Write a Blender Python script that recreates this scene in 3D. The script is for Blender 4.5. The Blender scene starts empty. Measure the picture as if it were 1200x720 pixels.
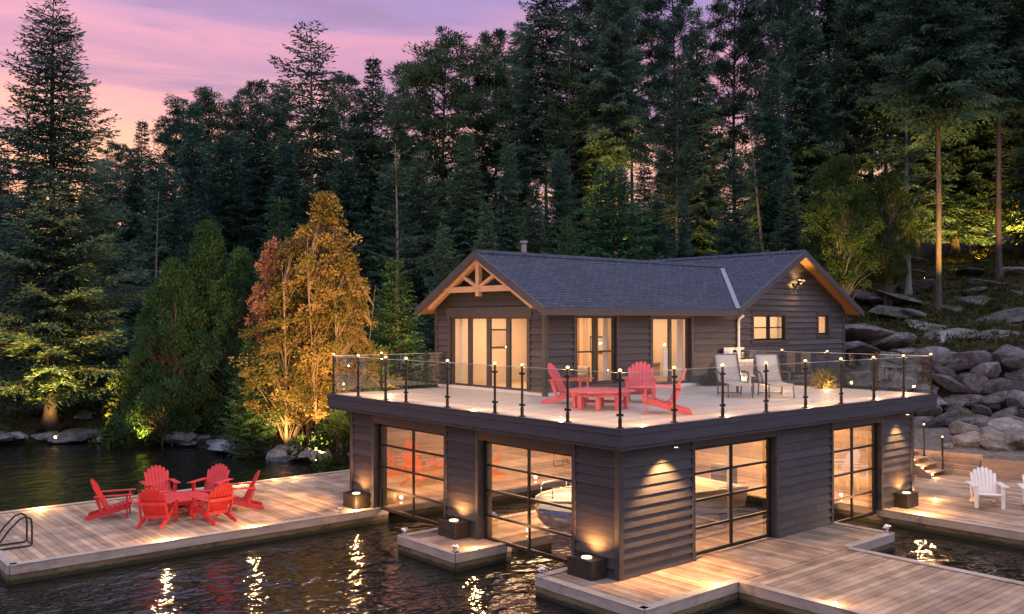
import bpy, math, random
import numpy as np
from mathutils import Vector, Matrix
R = math.radians
PI = math.pi
SC = bpy.context.scene
COL = SC.collection
rnd = random.Random(7)

# ------------------------------------------------------------------ camera frame (calibrated, metres; z = 0 is the dock top)
CAM = np.array([-12.6791, -11.7773, 4.8732])
YAW, PITCH, FPX = 0.8649, 0.0145, 1070.6
_F = np.array([math.cos(PITCH)*math.cos(YAW), math.cos(PITCH)*math.sin(YAW), math.sin(PITCH)])
_R = np.array([math.sin(YAW), -math.cos(YAW), 0.0])
_U = np.cross(_R, _F)
def at(u, v, t):
    return CAM + (_F + _R*(u-600)/FPX - _U*(v-360)/FPX)*t
def spot_xy(u, t):
    p = at(u, 375.5, t)
    return p[0], p[1]

# ------------------------------------------------------------------ node helpers
def new_mat(name):
    m = bpy.data.materials.new(name); m.use_nodes = True
    nt = m.node_tree; nt.nodes.clear()
    out = nt.nodes.new('ShaderNodeOutputMaterial')
    return m, nt, out
def nd(nt, t, **kw):
    n = nt.nodes.new(t)
    for k, v in kw.items():
        if k in n.inputs.keys(): n.inputs[k].default_value = v
        else: setattr(n, k, v)
    return n
def ramp(nt, stops, interp='LINEAR'):
    r = nt.nodes.new('ShaderNodeValToRGB'); cr = r.color_ramp; cr.interpolation = interp
    while len(cr.elements) > 1: cr.elements.remove(cr.elements[-1])
    cr.elements[0].position = stops[0][0]; cr.elements[0].color = (*stops[0][1], 1)
    for p, c in stops[1:]:
        e = cr.elements.new(p); e.color = (*c, 1)
    return r
def coords(nt, scale=(1,1,1), kind='Object'):
    tc = nt.nodes.new('ShaderNodeTexCoord'); mp = nt.nodes.new('ShaderNodeMapping')
    mp.inputs['Scale'].default_value = scale
    nt.links.new(tc.outputs[kind], mp.inputs['Vector'])
    return mp.outputs['Vector']
def pmat(name, cols, rough=0.6, scale=(3,3,3), bump=0.0, detail=5, metallic=0.0, spec=0.4, tone=False, bscale=None, blotch=None, rvar=0.0):
    """principled with noise-driven colour variation between the given colours"""
    m, nt, out = new_mat(name)
    b = nd(nt, 'ShaderNodeBsdfPrincipled'); b.inputs['Roughness'].default_value = rough
    b.inputs['Metallic'].default_value = metallic; b.inputs['Specular IOR Level'].default_value = spec
    vec = coords(nt, scale)
    n = nd(nt, 'ShaderNodeTexNoise', Scale=1.0, Detail=detail, Roughness=0.6); nt.links.new(vec, n.inputs['Vector'])
    k = len(cols)
    r = ramp(nt, [(0.3+0.4*i/max(1,k-1), c) for i, c in enumerate(cols)]); nt.links.new(n.outputs['Fac'], r.inputs['Fac'])
    col = r.outputs['Color']
    if tone:
        a = nd(nt, 'ShaderNodeAttribute', attribute_name='tone')
        mr = nd(nt, 'ShaderNodeMapRange'); mr.inputs['To Min'].default_value = 0.66; mr.inputs['To Max'].default_value = 1.30
        nt.links.new(a.outputs['Fac'], mr.inputs['Value'])
        mx = nd(nt, 'ShaderNodeMix', data_type='RGBA', blend_type='MULTIPLY'); mx.inputs[0].default_value = 1
        nt.links.new(col, mx.inputs[6]); nt.links.new(mr.outputs['Result'], mx.inputs[7]); col = mx.outputs[2]
    if blotch:
        n2 = nd(nt, 'ShaderNodeTexNoise', Scale=blotch[0], Detail=4.0, Roughness=0.65)
        nt.links.new(coords(nt), n2.inputs['Vector'])
        r2 = ramp(nt, [(blotch[1], (0,0,0)), (blotch[2], (1,1,1))]); nt.links.new(n2.outputs['Fac'], r2.inputs['Fac'])
        mx = nd(nt, 'ShaderNodeMix', data_type='RGBA'); nt.links.new(r2.outputs['Color'], mx.inputs[0])
        nt.links.new(col, mx.inputs[6]); mx.inputs[7].default_value = (*blotch[3], 1); col = mx.outputs[2]
    nt.links.new(col, b.inputs['Base Color'])
    if rvar:
        mr = nd(nt, 'ShaderNodeMapRange'); mr.inputs['To Min'].default_value = rough-rvar; mr.inputs['To Max'].default_value = rough+rvar
        nt.links.new(n.outputs['Fac'], mr.inputs['Value']); nt.links.new(mr.outputs['Result'], b.inputs['Roughness'])
    if bump:
        nb = nd(nt, 'ShaderNodeTexNoise', Scale=1.0, Detail=6.0, Roughness=0.65)
        nt.links.new(coords(nt, bscale or scale), nb.inputs['Vector'])
        bp = nd(nt, 'ShaderNodeBump', Strength=1.0, Distance=bump); nt.links.new(nb.outputs['Fac'], bp.inputs['Height'])
        nt.links.new(bp.outputs['Normal'], b.inputs['Normal'])
    nt.links.new(b.outputs['BSDF'], out.inputs['Surface'])
    return m
def emat(name, col, strength):
    m, nt, out = new_mat(name)
    e = nd(nt, 'ShaderNodeEmission'); e.inputs['Color'].default_value = (*col, 1); e.inputs['Strength'].default_value = strength
    nt.links.new(e.outputs[0], out.inputs['Surface'])
    m.cycles.emission_sampling = 'NONE'
    return m
def glass_mat(name, tint, refl_tint, base, gain, rough=0.0):
    """thin pane: transparent + mirror reflection, fac = base + gain*fresnel"""
    m, nt, out = new_mat(name)
    t = nd(nt, 'ShaderNodeBsdfTransparent'); t.inputs['Color'].default_value = (*tint, 1)
    g = nd(nt, 'ShaderNodeBsdfGlossy'); g.inputs['Color'].default_value = (*refl_tint, 1); g.inputs['Roughness'].default_value = rough
    ge = nt.nodes.new('ShaderNodeNewGeometry'); dt = nd(nt, 'ShaderNodeVectorMath', operation='DOT_PRODUCT')
    nt.links.new(ge.outputs['Normal'], dt.inputs[0]); nt.links.new(ge.outputs['Incoming'], dt.inputs[1])
    ab = nd(nt, 'ShaderNodeMath', operation='ABSOLUTE'); nt.links.new(dt.outputs['Value'], ab.inputs[0])
    om = nd(nt, 'ShaderNodeMath', operation='SUBTRACT'); om.inputs[0].default_value = 1; nt.links.new(ab.outputs[0], om.inputs[1])
    pw = nd(nt, 'ShaderNodeMath', operation='POWER'); pw.inputs[1].default_value = 5; nt.links.new(om.outputs[0], pw.inputs[0])
    fr = nd(nt, 'ShaderNodeMath', operation='MULTIPLY_ADD'); fr.inputs[1].default_value = .96; fr.inputs[2].default_value = .04; nt.links.new(pw.outputs[0], fr.inputs[0])
    ma = nd(nt, 'ShaderNodeMath', operation='MULTIPLY_ADD', use_clamp=True); ma.inputs[1].default_value = gain; ma.inputs[2].default_value = base
    nt.links.new(fr.outputs[0], ma.inputs[0])
    mx = nd(nt, 'ShaderNodeMixShader'); nt.links.new(ma.outputs[0], mx.inputs[0])
    nt.links.new(t.outputs[0], mx.inputs[1]); nt.links.new(g.outputs[0], mx.inputs[2])
    nt.links.new(mx.outputs[0], out.inputs['Surface'])
    return m
def leaf_mat(name, cols, scale=0.9, rough=0.7, trans=0.25):
    m, nt, out = new_mat(name)
    b = nd(nt, 'ShaderNodeBsdfPrincipled'); b.inputs['Roughness'].default_value = rough; b.inputs['Specular IOR Level'].default_value = 0.15
    oi = nd(nt, 'ShaderNodeObjectInfo')
    vec = coords(nt, (scale,)*3)
    n = nd(nt, 'ShaderNodeTexNoise', Scale=1.0, Detail=4.0, Roughness=0.7); nt.links.new(vec, n.inputs['Vector'])
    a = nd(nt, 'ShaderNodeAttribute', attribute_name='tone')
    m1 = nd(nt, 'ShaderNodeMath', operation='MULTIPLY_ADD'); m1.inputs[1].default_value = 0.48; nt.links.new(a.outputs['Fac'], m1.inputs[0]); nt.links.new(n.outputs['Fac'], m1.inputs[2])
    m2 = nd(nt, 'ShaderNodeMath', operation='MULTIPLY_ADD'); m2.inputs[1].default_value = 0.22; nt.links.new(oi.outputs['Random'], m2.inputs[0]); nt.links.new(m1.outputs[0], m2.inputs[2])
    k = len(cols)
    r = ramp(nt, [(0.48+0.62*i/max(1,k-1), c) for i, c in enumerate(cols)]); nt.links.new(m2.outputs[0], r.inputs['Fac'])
    nt.links.new(r.outputs['Color'], b.inputs['Base Color'])
    tr = nd(nt, 'ShaderNodeBsdfTranslucent'); nt.links.new(r.outputs['Color'], tr.inputs['Color'])
    mx = nd(nt, 'ShaderNodeMixShader'); mx.inputs[0].default_value = trans
    nt.links.new(b.outputs[0], mx.inputs[1]); nt.links.new(tr.outputs[0], mx.inputs[2])
    nt.links.new(mx.outputs[0], out.inputs['Surface'])
    return m

M = {}
M['siding'] = pmat('dark_stained_siding', [(.032,.029,.031), (.060,.054,.056)], rough=.5, scale=(1.2,1.2,14), bump=.004, tone=True, spec=.45, bscale=(3,3,40))
M['siding_x'] = M['siding']
M['trim'] = pmat('dark_trim_paint', [(.038,.034,.035), (.060,.054,.056)], rough=.5, scale=(4,4,4), bump=.002)
M['fascia'] = pmat('slate_fascia_paint', [(.040,.041,.055), (.062,.062,.078)], rough=.42, scale=(2,2,8), bump=.002)
M['flue'] = pmat('dull_galvanised_flue', [(.20,.20,.22), (.30,.30,.32)], rough=.45, scale=(4,4,4), metallic=.6)
M['black'] = pmat('black_metal', [(.012,.011,.011), (.022,.02,.02)], rough=.35, scale=(6,6,6), metallic=0.3, spec=.5)
M['bronze'] = pmat('bronze_post_metal', [(.03,.024,.02), (.05,.04,.032)], rough=.35, scale=(6,6,6), metallic=.5)
M['plank'] = pmat('weathered_dock_plank', [(.22,.145,.098), (.37,.255,.175), (.48,.35,.25)], rough=.72, scale=(1.6,1.6,1.6), bump=.004, tone=True, bscale=(9,9,9), blotch=(.9,.52,.75,(.26,.2,.165)), spec=.25)
M['edge'] = pmat('dock_edge_board', [(.32,.25,.205), (.46,.385,.33)], rough=.65, scale=(2,2,10), bump=.003, blotch=(1.4,.55,.7,(.20,.165,.14)))
M['skirt'] = pmat('stained_dock_skirt', [(.10,.068,.035), (.19,.135,.072)], rough=.8, scale=(1.5,1.5,8), bump=.008, blotch=(2.0,.5,.65,(.05,.04,.022)))
def deck_mat():
    m=pmat('pale_deck_membrane', [(.43,.375,.33), (.54,.48,.43)], rough=.5, scale=(.55,.55,.55), blotch=(.5,.52,.72,(.39,.335,.295)), rvar=.12, spec=.35)
    nt=m.node_tree; b=[n for n in nt.nodes if n.type=='BSDF_PRINCIPLED'][0]; src=b.inputs['Base Color'].links[0].from_socket
    br=nt.nodes.new('ShaderNodeTexBrick'); br.inputs['Scale'].default_value=1; br.inputs['Brick Width'].default_value=3.6; br.inputs['Row Height'].default_value=.29; br.inputs['Mortar Size'].default_value=.006; br.offset=.43
    br.inputs['Color1'].default_value=(.90,.90,.90,1); br.inputs['Color2'].default_value=(1.06,1.05,1.04,1); br.inputs['Mortar'].default_value=(.52,.50,.48,1); nt.links.new(coords(nt),br.inputs['Vector'])
    mx=nd(nt,'ShaderNodeMix',data_type='RGBA',blend_type='MULTIPLY'); mx.inputs[0].default_value=1; nt.links.new(src,mx.inputs[6]); nt.links.new(br.outputs['Color'],mx.inputs[7]); nt.links.new(mx.outputs[2],b.inputs['Base Color'])
    return m
M['deck'] = deck_mat()
def skirt_mat():
    m=pmat('stained_dock_skirt', [(.11,.075,.04), (.20,.145,.08)], rough=.8, scale=(1.5,1.5,8), bump=.008, blotch=(2.0,.5,.65,(.05,.04,.022)))
    nt=m.node_tree; b=[n for n in nt.nodes if n.type=='BSDF_PRINCIPLED'][0]; src=b.inputs['Base Color'].links[0].from_socket
    tc=nt.nodes.new('ShaderNodeTexCoord'); sx=nd(nt,'ShaderNodeSeparateXYZ'); nt.links.new(tc.outputs['Object'],sx.inputs[0])
    n=nd(nt,'ShaderNodeTexNoise',Scale=4.0,Detail=5.0); nt.links.new(tc.outputs['Object'],n.inputs['Vector'])
    a=nd(nt,'ShaderNodeMath',operation='MULTIPLY_ADD'); a.inputs[1].default_value=.12; nt.links.new(n.outputs['Fac'],a.inputs[0]); nt.links.new(sx.outputs['Z'],a.inputs[2])
    mr=nd(nt,'ShaderNodeMapRange'); mr.inputs['From Min'].default_value=-.20; mr.inputs['From Max'].default_value=-.235; nt.links.new(a.outputs[0],mr.inputs['Value'])
    mx=nd(nt,'ShaderNodeMix',data_type='RGBA'); nt.links.new(mr.outputs[0],mx.inputs[0]); nt.links.new(src,mx.inputs[6]); mx.inputs[7].default_value=(.028,.030,.014,1); nt.links.new(mx.outputs[2],b.inputs['Base Color'])
    return m
M['skirt'] = skirt_mat()
M['red'] = pmat('red_painted_resin', [(.46,.024,.028), (.60,.042,.044)], rough=.5, scale=(4,4,4), rvar=.12, blotch=(5.0,.60,.72,(.52,.08,.075)))
M['rose'] = pmat('rose_red_resin', [(.52,.07,.09), (.64,.12,.14)], rough=.5, scale=(4,4,4), rvar=.1, blotch=(5.0,.60,.74,(.60,.18,.19)))  # paler, pinker red than the dock chairs
M['white'] = pmat('white_painted_resin', [(.70,.67,.64), (.80,.78,.75)], rough=.45, scale=(5,5,5))
M['cedar'] = pmat('oiled_cedar_soffit', [(.26,.13,.05), (.40,.22,.09)], rough=.55, scale=(1,14,1), bump=.002)
M['timber'] = pmat('truss_timber', [(.40,.23,.13), (.54,.34,.21)], rough=.6, scale=(3,3,14), bump=.003)
M['pine_board'] = pmat('pale_pine_boards', [(.42,.30,.19), (.54,.41,.28)], rough=.55, scale=(1,8,1.5), bump=.002, tone=True)
M['plaster'] = pmat('cream_interior_paint', [(.62,.52,.40), (.70,.60,.48)], rough=.8, scale=(.8,.8,.8))
M['curtain'] = pmat('white_curtain_cloth', [(.62,.55,.46), (.76,.70,.62)], rough=.9, scale=(14,14,.6))
M['metal'] = pmat('bare_flashing_metal', [(.55,.55,.58), (.68,.68,.72)], rough=.3, scale=(4,4,4), metallic=.8)
M['paint_white'] = pmat('white_gloss_paint', [(.66,.64,.62), (.76,.74,.72)], rough=.4, scale=(4,4,4))
M['chrome'] = pmat('polished_metal', [(.6,.6,.62), (.75,.75,.77)], rough=.16, scale=(6,6,6), metallic=.95)
M['sling'] = pmat('grey_mesh_sling', [(.38,.355,.335), (.47,.445,.42)], rough=.75, scale=(30,30,30), bump=.001)
M['loungeframe'] = pmat('taupe_lounger_frame', [(.09,.075,.062), (.13,.11,.095)], rough=.4, scale=(6,6,6), metallic=.3)
M['hull'] = pmat('white_gelcoat', [(.70,.68,.66), (.78,.76,.75)], rough=.18, scale=(3,3,3), spec=.6)
M['hull_blue'] = pmat('blue_gelcoat', [(.02,.07,.26), (.03,.10,.33)], rough=.2, scale=(3,3,3), spec=.6)
M['vinyl'] = pmat('cream_boat_vinyl', [(.42,.35,.28), (.52,.45,.37)], rough=.5, scale=(5,5,5))
M['dark_glass'] = pmat('smoked_acrylic', [(.015,.015,.018), (.02,.02,.024)], rough=.08, scale=(5,5,5), spec=.6)
M['lightbox'] = pmat('dark_bronze_light_box', [(.032,.026,.022), (.05,.041,.035)], rough=.4, scale=(5,5,5), metallic=.3)
M['rock'] = pmat('lichen_grey_rock', [(.055,.048,.050), (.14,.125,.133), (.25,.23,.25)], rough=.85, scale=(1.7,1.7,1.7), bump=.05, detail=8, bscale=(3.5,3.5,3.5), blotch=(2.6,.56,.66,(.085,.078,.05)), spec=.3)
M['rock_pale'] = pmat('pale_granite_boulder', [(.11,.095,.085), (.21,.18,.165), (.32,.285,.265)], rough=.85, scale=(1.5,1.5,1.5), bump=.04, detail=8, bscale=(4,4,4), blotch=(2.2,.56,.66,(.15,.12,.09)))
M['rock_wet'] = pmat('dark_wet_shore_rock', [(.07,.072,.085), (.17,.172,.20), (.29,.29,.32)], rough=.5, scale=(2,2,2), bump=.04, detail=8, bscale=(4,4,4), spec=.5)
def mossy(name,keep):
    m=M[name]; nt=m.node_tree; b=[n for n in nt.nodes if n.type=='BSDF_PRINCIPLED'][0]; src=b.inputs['Base Color'].links[0].from_socket
    ge=nt.nodes.new('ShaderNodeNewGeometry'); sx=nd(nt,'ShaderNodeSeparateXYZ'); nt.links.new(ge.outputs['Normal'],sx.inputs[0])
    n=nd(nt,'ShaderNodeTexNoise',Scale=.9,Detail=6.0,Roughness=.7); nt.links.new(ge.outputs['Position'],n.inputs['Vector'])
    a=nd(nt,'ShaderNodeMath',operation='MULTIPLY_ADD'); a.inputs[1].default_value=.35; nt.links.new(sx.outputs['Z'],a.inputs[0]); nt.links.new(n.outputs['Fac'],a.inputs[2])
    r=ramp(nt,[(keep,(0,0,0)),(keep+.10,(1,1,1))]); nt.links.new(a.outputs[0],r.inputs['Fac'])
    oi=nd(nt,'ShaderNodeObjectInfo'); mr=nd(nt,'ShaderNodeMapRange'); mr.inputs['To Min'].default_value=.6; mr.inputs['To Max'].default_value=1.3; nt.links.new(oi.outputs['Random'],mr.inputs['Value'])
    m1=nd(nt,'ShaderNodeMix',data_type='RGBA',blend_type='MULTIPLY'); m1.inputs[0].default_value=1; nt.links.new(src,m1.inputs[6]); nt.links.new(mr.outputs[0],m1.inputs[7])
    mx=nd(nt,'ShaderNodeMix',data_type='RGBA'); nt.links.new(r.outputs[0],mx.inputs[0]); nt.links.new(m1.outputs[2],mx.inputs[6]); mx.inputs[7].default_value=(.045,.052,.016,1); nt.links.new(mx.outputs[2],b.inputs['Base Color'])
mossy('rock',.80); mossy('rock_pale',.95); mossy('rock_wet',.86)
M['bark'] = pmat('ridged_conifer_bark', [(.045,.036,.030), (.12,.095,.080)], rough=.9, scale=(8,8,1.6), bump=.05, bscale=(13,13,2.2))
M['bark_grey'] = pmat('pale_grey_bark', [(.16,.14,.125), (.27,.24,.215)], rough=.9, scale=(7,7,1.4), bump=.02)
M['bark_warm'] = pmat('reddish_cedar_bark', [(.15,.09,.055), (.27,.175,.11)], rough=.9, scale=(8,8,1.2), bump=.02)
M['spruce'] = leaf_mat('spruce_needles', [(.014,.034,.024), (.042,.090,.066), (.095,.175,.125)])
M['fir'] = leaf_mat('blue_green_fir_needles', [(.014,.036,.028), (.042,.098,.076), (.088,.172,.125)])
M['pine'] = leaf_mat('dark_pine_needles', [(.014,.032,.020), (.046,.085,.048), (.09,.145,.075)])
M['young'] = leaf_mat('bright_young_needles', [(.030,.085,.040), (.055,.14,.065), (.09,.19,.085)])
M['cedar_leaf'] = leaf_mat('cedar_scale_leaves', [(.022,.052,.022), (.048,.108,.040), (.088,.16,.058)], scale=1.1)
M['gold_leaf'] = leaf_mat('yellowing_autumn_leaves', [(.085,.082,.022), (.20,.15,.036), (.33,.215,.07)], scale=.8, trans=.35)
M['mix_leaf'] = leaf_mat('half_turned_autumn_leaves', [(.045,.065,.018), (.12,.12,.030), (.25,.16,.05)], scale=1.0, trans=.35)
M['red_leaf'] = leaf_mat('russet_autumn_leaves', [(.17,.075,.05), (.28,.13,.085), (.36,.19,.13)], scale=.8, trans=.35)
M['green_leaf'] = leaf_mat('broad_green_leaves', [(.022,.045,.012), (.045,.08,.02), (.075,.115,.03)], scale=.8, trans=.35)
M['grass'] = leaf_mat('golden_ornamental_grass', [(.16,.13,.04), (.26,.21,.08), (.34,.28,.13)], trans=.3)
M['fern'] = leaf_mat('low_fern_leaves', [(.020,.024,.009), (.040,.045,.014), (.075,.075,.025)], trans=.3)
WARM = (1.0, .53, .20)
M['cap'] = emat('lit_post_cap', (1.0, .60, .24), 3.2)
M['lens'] = emat('lit_recessed_lens', (1.0, .64, .30), 14)
M['boxlens'] = emat('lit_box_lens', (1.0, .66, .34), 4)
M['rail_glass'] = glass_mat('clear_rail_glass', (.965,.98,.975), (.95,.97,1), .055, 1.0)
M['glass_edge'] = pmat('polished_glass_edge', [(.42,.50,.49), (.55,.62,.61)], rough=.15, scale=(8,8,8), spec=.6)
M['door_glass'] = glass_mat('warm_coated_door_glass', (.97,.88,.74), (1.0,.84,.70), .52, .8)
M['win_glass'] = glass_mat('clear_window_glass', (.95,.93,.90), (1,1,1), .02, .8)

# ------------------------------------------------------------------ mesh builder
class MB:
    def __init__(s): s.v=[]; s.f=[]; s.t=[]; s.uv=None
    def add(s, vs, fs, tone=None):
        b=len(s.v); s.v.extend([tuple(map(float,p)) for p in vs]); s.f.extend([tuple(b+i for i in f) for f in fs])
        t = rnd.random() if tone is None else tone
        s.t.extend([t]*len(fs)); return s
    def box(s, lo, hi, tone=None):
        x0,y0,z0=lo; x1,y1,z1=hi
        return s.add([(x0,y0,z0),(x1,y0,z0),(x1,y1,z0),(x0,y1,z0),(x0,y0,z1),(x1,y0,z1),(x1,y1,z1),(x0,y1,z1)],
            [(3,2,1,0),(4,5,6,7),(0,1,5,4),(1,2,6,5),(2,3,7,6),(3,0,4,7)], tone)
    def hexa(s, p, tone=None):     # 8 corner points, bottom ring then top ring
        return s.add(p, [(3,2,1,0),(4,5,6,7),(0,1,5,4),(1,2,6,5),(2,3,7,6),(3,0,4,7)], tone)
    def beam(s, a, b, w, h, up=(0,0,1), tone=None, w1=None, h1=None):
        a=Vector(a); b=Vector(b); d=(b-a).normalized(); u=Vector(up)
        if abs(d.dot(u))>.98: u=Vector((1,0,0))
        sd=d.cross(u).normalized(); u=sd.cross(d).normalized()
        w1=w if w1 is None else w1; h1=h if h1 is None else h1
        q=[]
        for p,ww,hh in ((a,w,h),(b,w1,h1)):
            for i,j in ((-1,-1),(1,-1),(1,1),(-1,1)): q.append(p+sd*(i*ww/2)+u*(j*hh/2))
        return s.hexa(q, tone)
    def cyl(s, a, b, r0, r1=None, n=12, caps=True, tone=None):
        r1=r0 if r1 is None else r1
        a=Vector(a); b=Vector(b); d=(b-a).normalized(); u=Vector((0,0,1)) if abs(d.z)<.95 else Vector((1,0,0))
        sd=d.cross(u).normalized(); u=sd.cross(d)
        vs=[]; 
        for p,r in ((a,r0),(b,r1)):
            for i in range(n):
                t=2*PI*i/n; vs.append(p+sd*(r*math.cos(t))+u*(r*math.sin(t)))
        fs=[(i,(i+1)%n,n+(i+1)%n,n+i) for i in range(n)]
        if caps: fs+= [tuple(range(n-1,-1,-1)), tuple(range(n,2*n))]
        return s.add(vs,fs,tone)
    def tube(s, pts, rad, n=8, tone=None):
        pts=[Vector(p) for p in pts]; rs = rad if isinstance(rad,(list,tuple)) else [rad]*len(pts)
        vs=[]; prev=None
        for i,p in enumerate(pts):
            d=(pts[min(i+1,len(pts)-1)]-pts[max(i-1,0)]).normalized()
            if prev is None:
                u=Vector((0,0,1)) if abs(d.z)<.9 else Vector((1,0,0)); sd=d.cross(u).normalized()
            else: sd=(prev-d*prev.dot(d)).normalized()
            prev=sd; u=sd.cross(d)
            for k in range(n):
                t=2*PI*k/n; vs.append(p+sd*(rs[i]*math.cos(t))+u*(rs[i]*math.sin(t)))
        fs=[]
        for i in range(len(pts)-1):
            for k in range(n): fs.append((i*n+k, i*n+(k+1)%n, (i+1)*n+(k+1)%n, (i+1)*n+k))
        fs+= [tuple(range(n-1,-1,-1)), tuple(range((len(pts)-1)*n, len(pts)*n))]
        return s.add(vs,fs,tone)
    def prism(s, poly, ax, t0, t1, tone=None):
        """poly: list of 2D points; ax 'x','y','z' = extrusion axis; the 2D axes follow in order"""
        def P(q,t):
            a,b=q
            return (t,a,b) if ax=='x' else (a,t,b) if ax=='y' else (a,b,t)
        n=len(poly)
        vs=[P(q,t0) for q in poly]+[P(q,t1) for q in poly]
        fs=[tuple(range(n-1,-1,-1)), tuple(range(n,2*n))]+[(i,(i+1)%n,n+(i+1)%n,n+i) for i in range(n)]
        return s.add(vs,fs,tone)
    def sphere(s, c, r, nu=12, nv=8, sz=1.0, tone=None):
        vs=[(c[0],c[1],c[2]+r*sz)]
        for j in range(1,nv):
            a=PI*j/nv
            for i in range(nu):
                t=2*PI*i/nu; vs.append((c[0]+r*math.sin(a)*math.cos(t), c[1]+r*math.sin(a)*math.sin(t), c[2]+r*math.cos(a)*sz))
        vs.append((c[0],c[1],c[2]-r*sz)); fs=[]
        for i in range(nu): fs.append((0,1+i,1+(i+1)%nu))
        for j in range(nv-2):
            for i in range(nu):
                a=1+j*nu+i; b=1+j*nu+(i+1)%nu; fs.append((a,a+nu,b+nu,b))
        l=len(vs)-1
        for i in range(nu): fs.append((l,1+(nv-2)*nu+(i+1)%nu,1+(nv-2)*nu+i))
        return s.add(vs,fs,tone)
    def grid(s, rows, tone=None):
        n=len(rows[0]); vs=[p for r in rows for p in r]
        fs=[(i*n+k,i*n+k+1,(i+1)*n+k+1,(i+1)*n+k) for i in range(len(rows)-1) for k in range(n-1)]
        return s.add(vs,fs,tone)
    def build(s, name, mat, parent=None, smooth=False, bevel=0, solid=0, sub=0, recalc=True):
        me=bpy.data.meshes.new(name); me.from_pydata(s.v,[],s.f); me.materials.append(mat)
        a=me.attributes.new('tone','FLOAT','FACE'); a.data.foreach_set('value', s.t)
        if recalc:
            import bmesh
            bm=bmesh.new(); bm.from_mesh(me); bmesh.ops.recalc_face_normals(bm, faces=bm.faces); bm.to_mesh(me); bm.free()
        if smooth: me.polygons.foreach_set('use_smooth',[True]*len(me.polygons))
        me.update()
        o=bpy.data.objects.new(name,me); COL.objects.link(o)
        if parent: setpar(o,parent)
        if solid:
            md=o.modifiers.new('thick','SOLIDIFY'); md.thickness=solid; md.offset=0
        if bevel:
            md=o.modifiers.new('edge','BEVEL'); md.width=bevel; md.segments=2; md.limit_method='ANGLE'
        if sub:
            md=o.modifiers.new('sub','SUBSURF'); md.levels=sub; md.render_levels=sub
        return o
def np_mesh(name, V, F, mat, tone=None, smooth=False):
    V=np.asarray(V,dtype=np.float32); F=np.asarray(F,dtype=np.int32)
    me=bpy.data.meshes.new(name); n,k=F.shape
    me.vertices.add(len(V)); me.vertices.foreach_set('co',V.ravel())
    me.loops.add(n*k); me.loops.foreach_set('vertex_index',F.ravel())
    me.polygons.add(n); me.polygons.foreach_set('loop_start',np.arange(0,n*k,k,dtype=np.int32))
    me.update(calc_edges=True)
    if tone is not None:
        a=me.attributes.new('tone','FLOAT','FACE'); a.data.foreach_set('value',np.asarray(tone,dtype=np.float32))
    if smooth: me.polygons.foreach_set('use_smooth',np.ones(n,dtype=bool))
    me.materials.append(mat); me.validate(); return me
def mesh_obj(name, me, parent=None):
    o=bpy.data.objects.new(name,me); COL.objects.link(o)
    if parent: setpar(o,parent)
    return o
WPAR={}
def setpar(o,parent):
    o.parent=parent
    if parent.name in WPAR: o.matrix_parent_inverse=Matrix.Translation(-Vector(WPAR[parent.name]))
def wthing(name,label,cat,loc,group=None):
    """an Empty at the thing's base whose parts are modelled in world coordinates"""
    o=thing(name,label,cat,loc,0,group); WPAR[o.name]=tuple(loc); return o
def thing(name, label, cat, loc=(0,0,0), rz=0.0, group=None):
    o=bpy.data.objects.new(name,None); o.empty_display_size=.2; COL.objects.link(o)
    o.location=loc; o.rotation_euler=(0,0,rz); o['label']=label; o['category']=cat
    if group: o['group']=group
    return o
def tag(o,label,cat,group=None):
    o['label']=label; o['category']=cat
    if group: o['group']=group
    return o
def dup(root, loc, rz, label, group=None, scale=None):
    r=root.copy(); COL.objects.link(r); r.location=loc; r.rotation_euler=(0,0,rz); r['label']=label
    if group: r['group']=group
    if scale is not None: r.scale=scale
    for ch in list(root.children):
        c=ch.copy(); COL.objects.link(c); c.parent=r
        for g in list(ch.children):
            d=g.copy(); COL.objects.link(d); d.parent=c
    return r
GAIN={'POINT':6.0,'SPOT':7.5,'AREA':5.0}
def lamp(name, kind, loc, power, col=WARM, size=.05, aim=None, angle=60, blend=.5, parent=None, sx=None, sy=None):
    l=bpy.data.lights.new(name,kind); l.energy=power*GAIN[kind]; l.color=col
    if kind=='AREA':
        l.shape='RECTANGLE'; l.size=sx; l.size_y=sy
    else: l.shadow_soft_size=size
    if kind=='SPOT': l.spot_size=R(angle); l.spot_blend=blend
    o=bpy.data.objects.new(name,l); COL.objects.link(o); o.location=loc
    if aim is not None:
        d=Vector(aim)-Vector(loc); o.rotation_euler=d.to_track_quat('-Z','Y').to_euler()
    if parent: setpar(o,parent)
    return o
# ================================================================== TERRAIN, WATER, SKY
WATER=-.36
SHORE=[(-160,75),(-70,52),(-25,37),(-4.3,31.6),(-2.2,31.0),(0.7,29.2),(1.9,25.4),(2.6,21.3),(3.6,19.1),(4.6,17.0),(6.5,13.5),(9.5,11.5),(12.6,8.6),(15.0,6.0),(17.5,3.4),(17.45,1.2),(17.9,-.6),(19.6,-5),(24,-16),(40,-40),(80,-90)]
_P=np.array(SHORE,float)
def shore_dist(X,Y,_P=_P):
    X=np.asarray(X,float); Y=np.asarray(Y,float)
    best=np.full(X.shape,1e9); sg=np.zeros(X.shape)
    for i in range(len(_P)-1):
        a=_P[i]; b=_P[i+1]; ab=b-a; L=(ab**2).sum()
        t=np.clip(((X-a[0])*ab[0]+(Y-a[1])*ab[1])/L,0,1)
        dx=X-(a[0]+t*ab[0]); dy=Y-(a[1]+t*ab[1]); d=np.hypot(dx,dy)
        cr=ab[0]*(Y-a[1])-ab[1]*(X-a[0])
        m=d<best-1e-9; best=np.where(m,d,best); sg=np.where(m,np.sign(cr),sg)
    return best*np.where(sg==0,1,sg)
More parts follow.
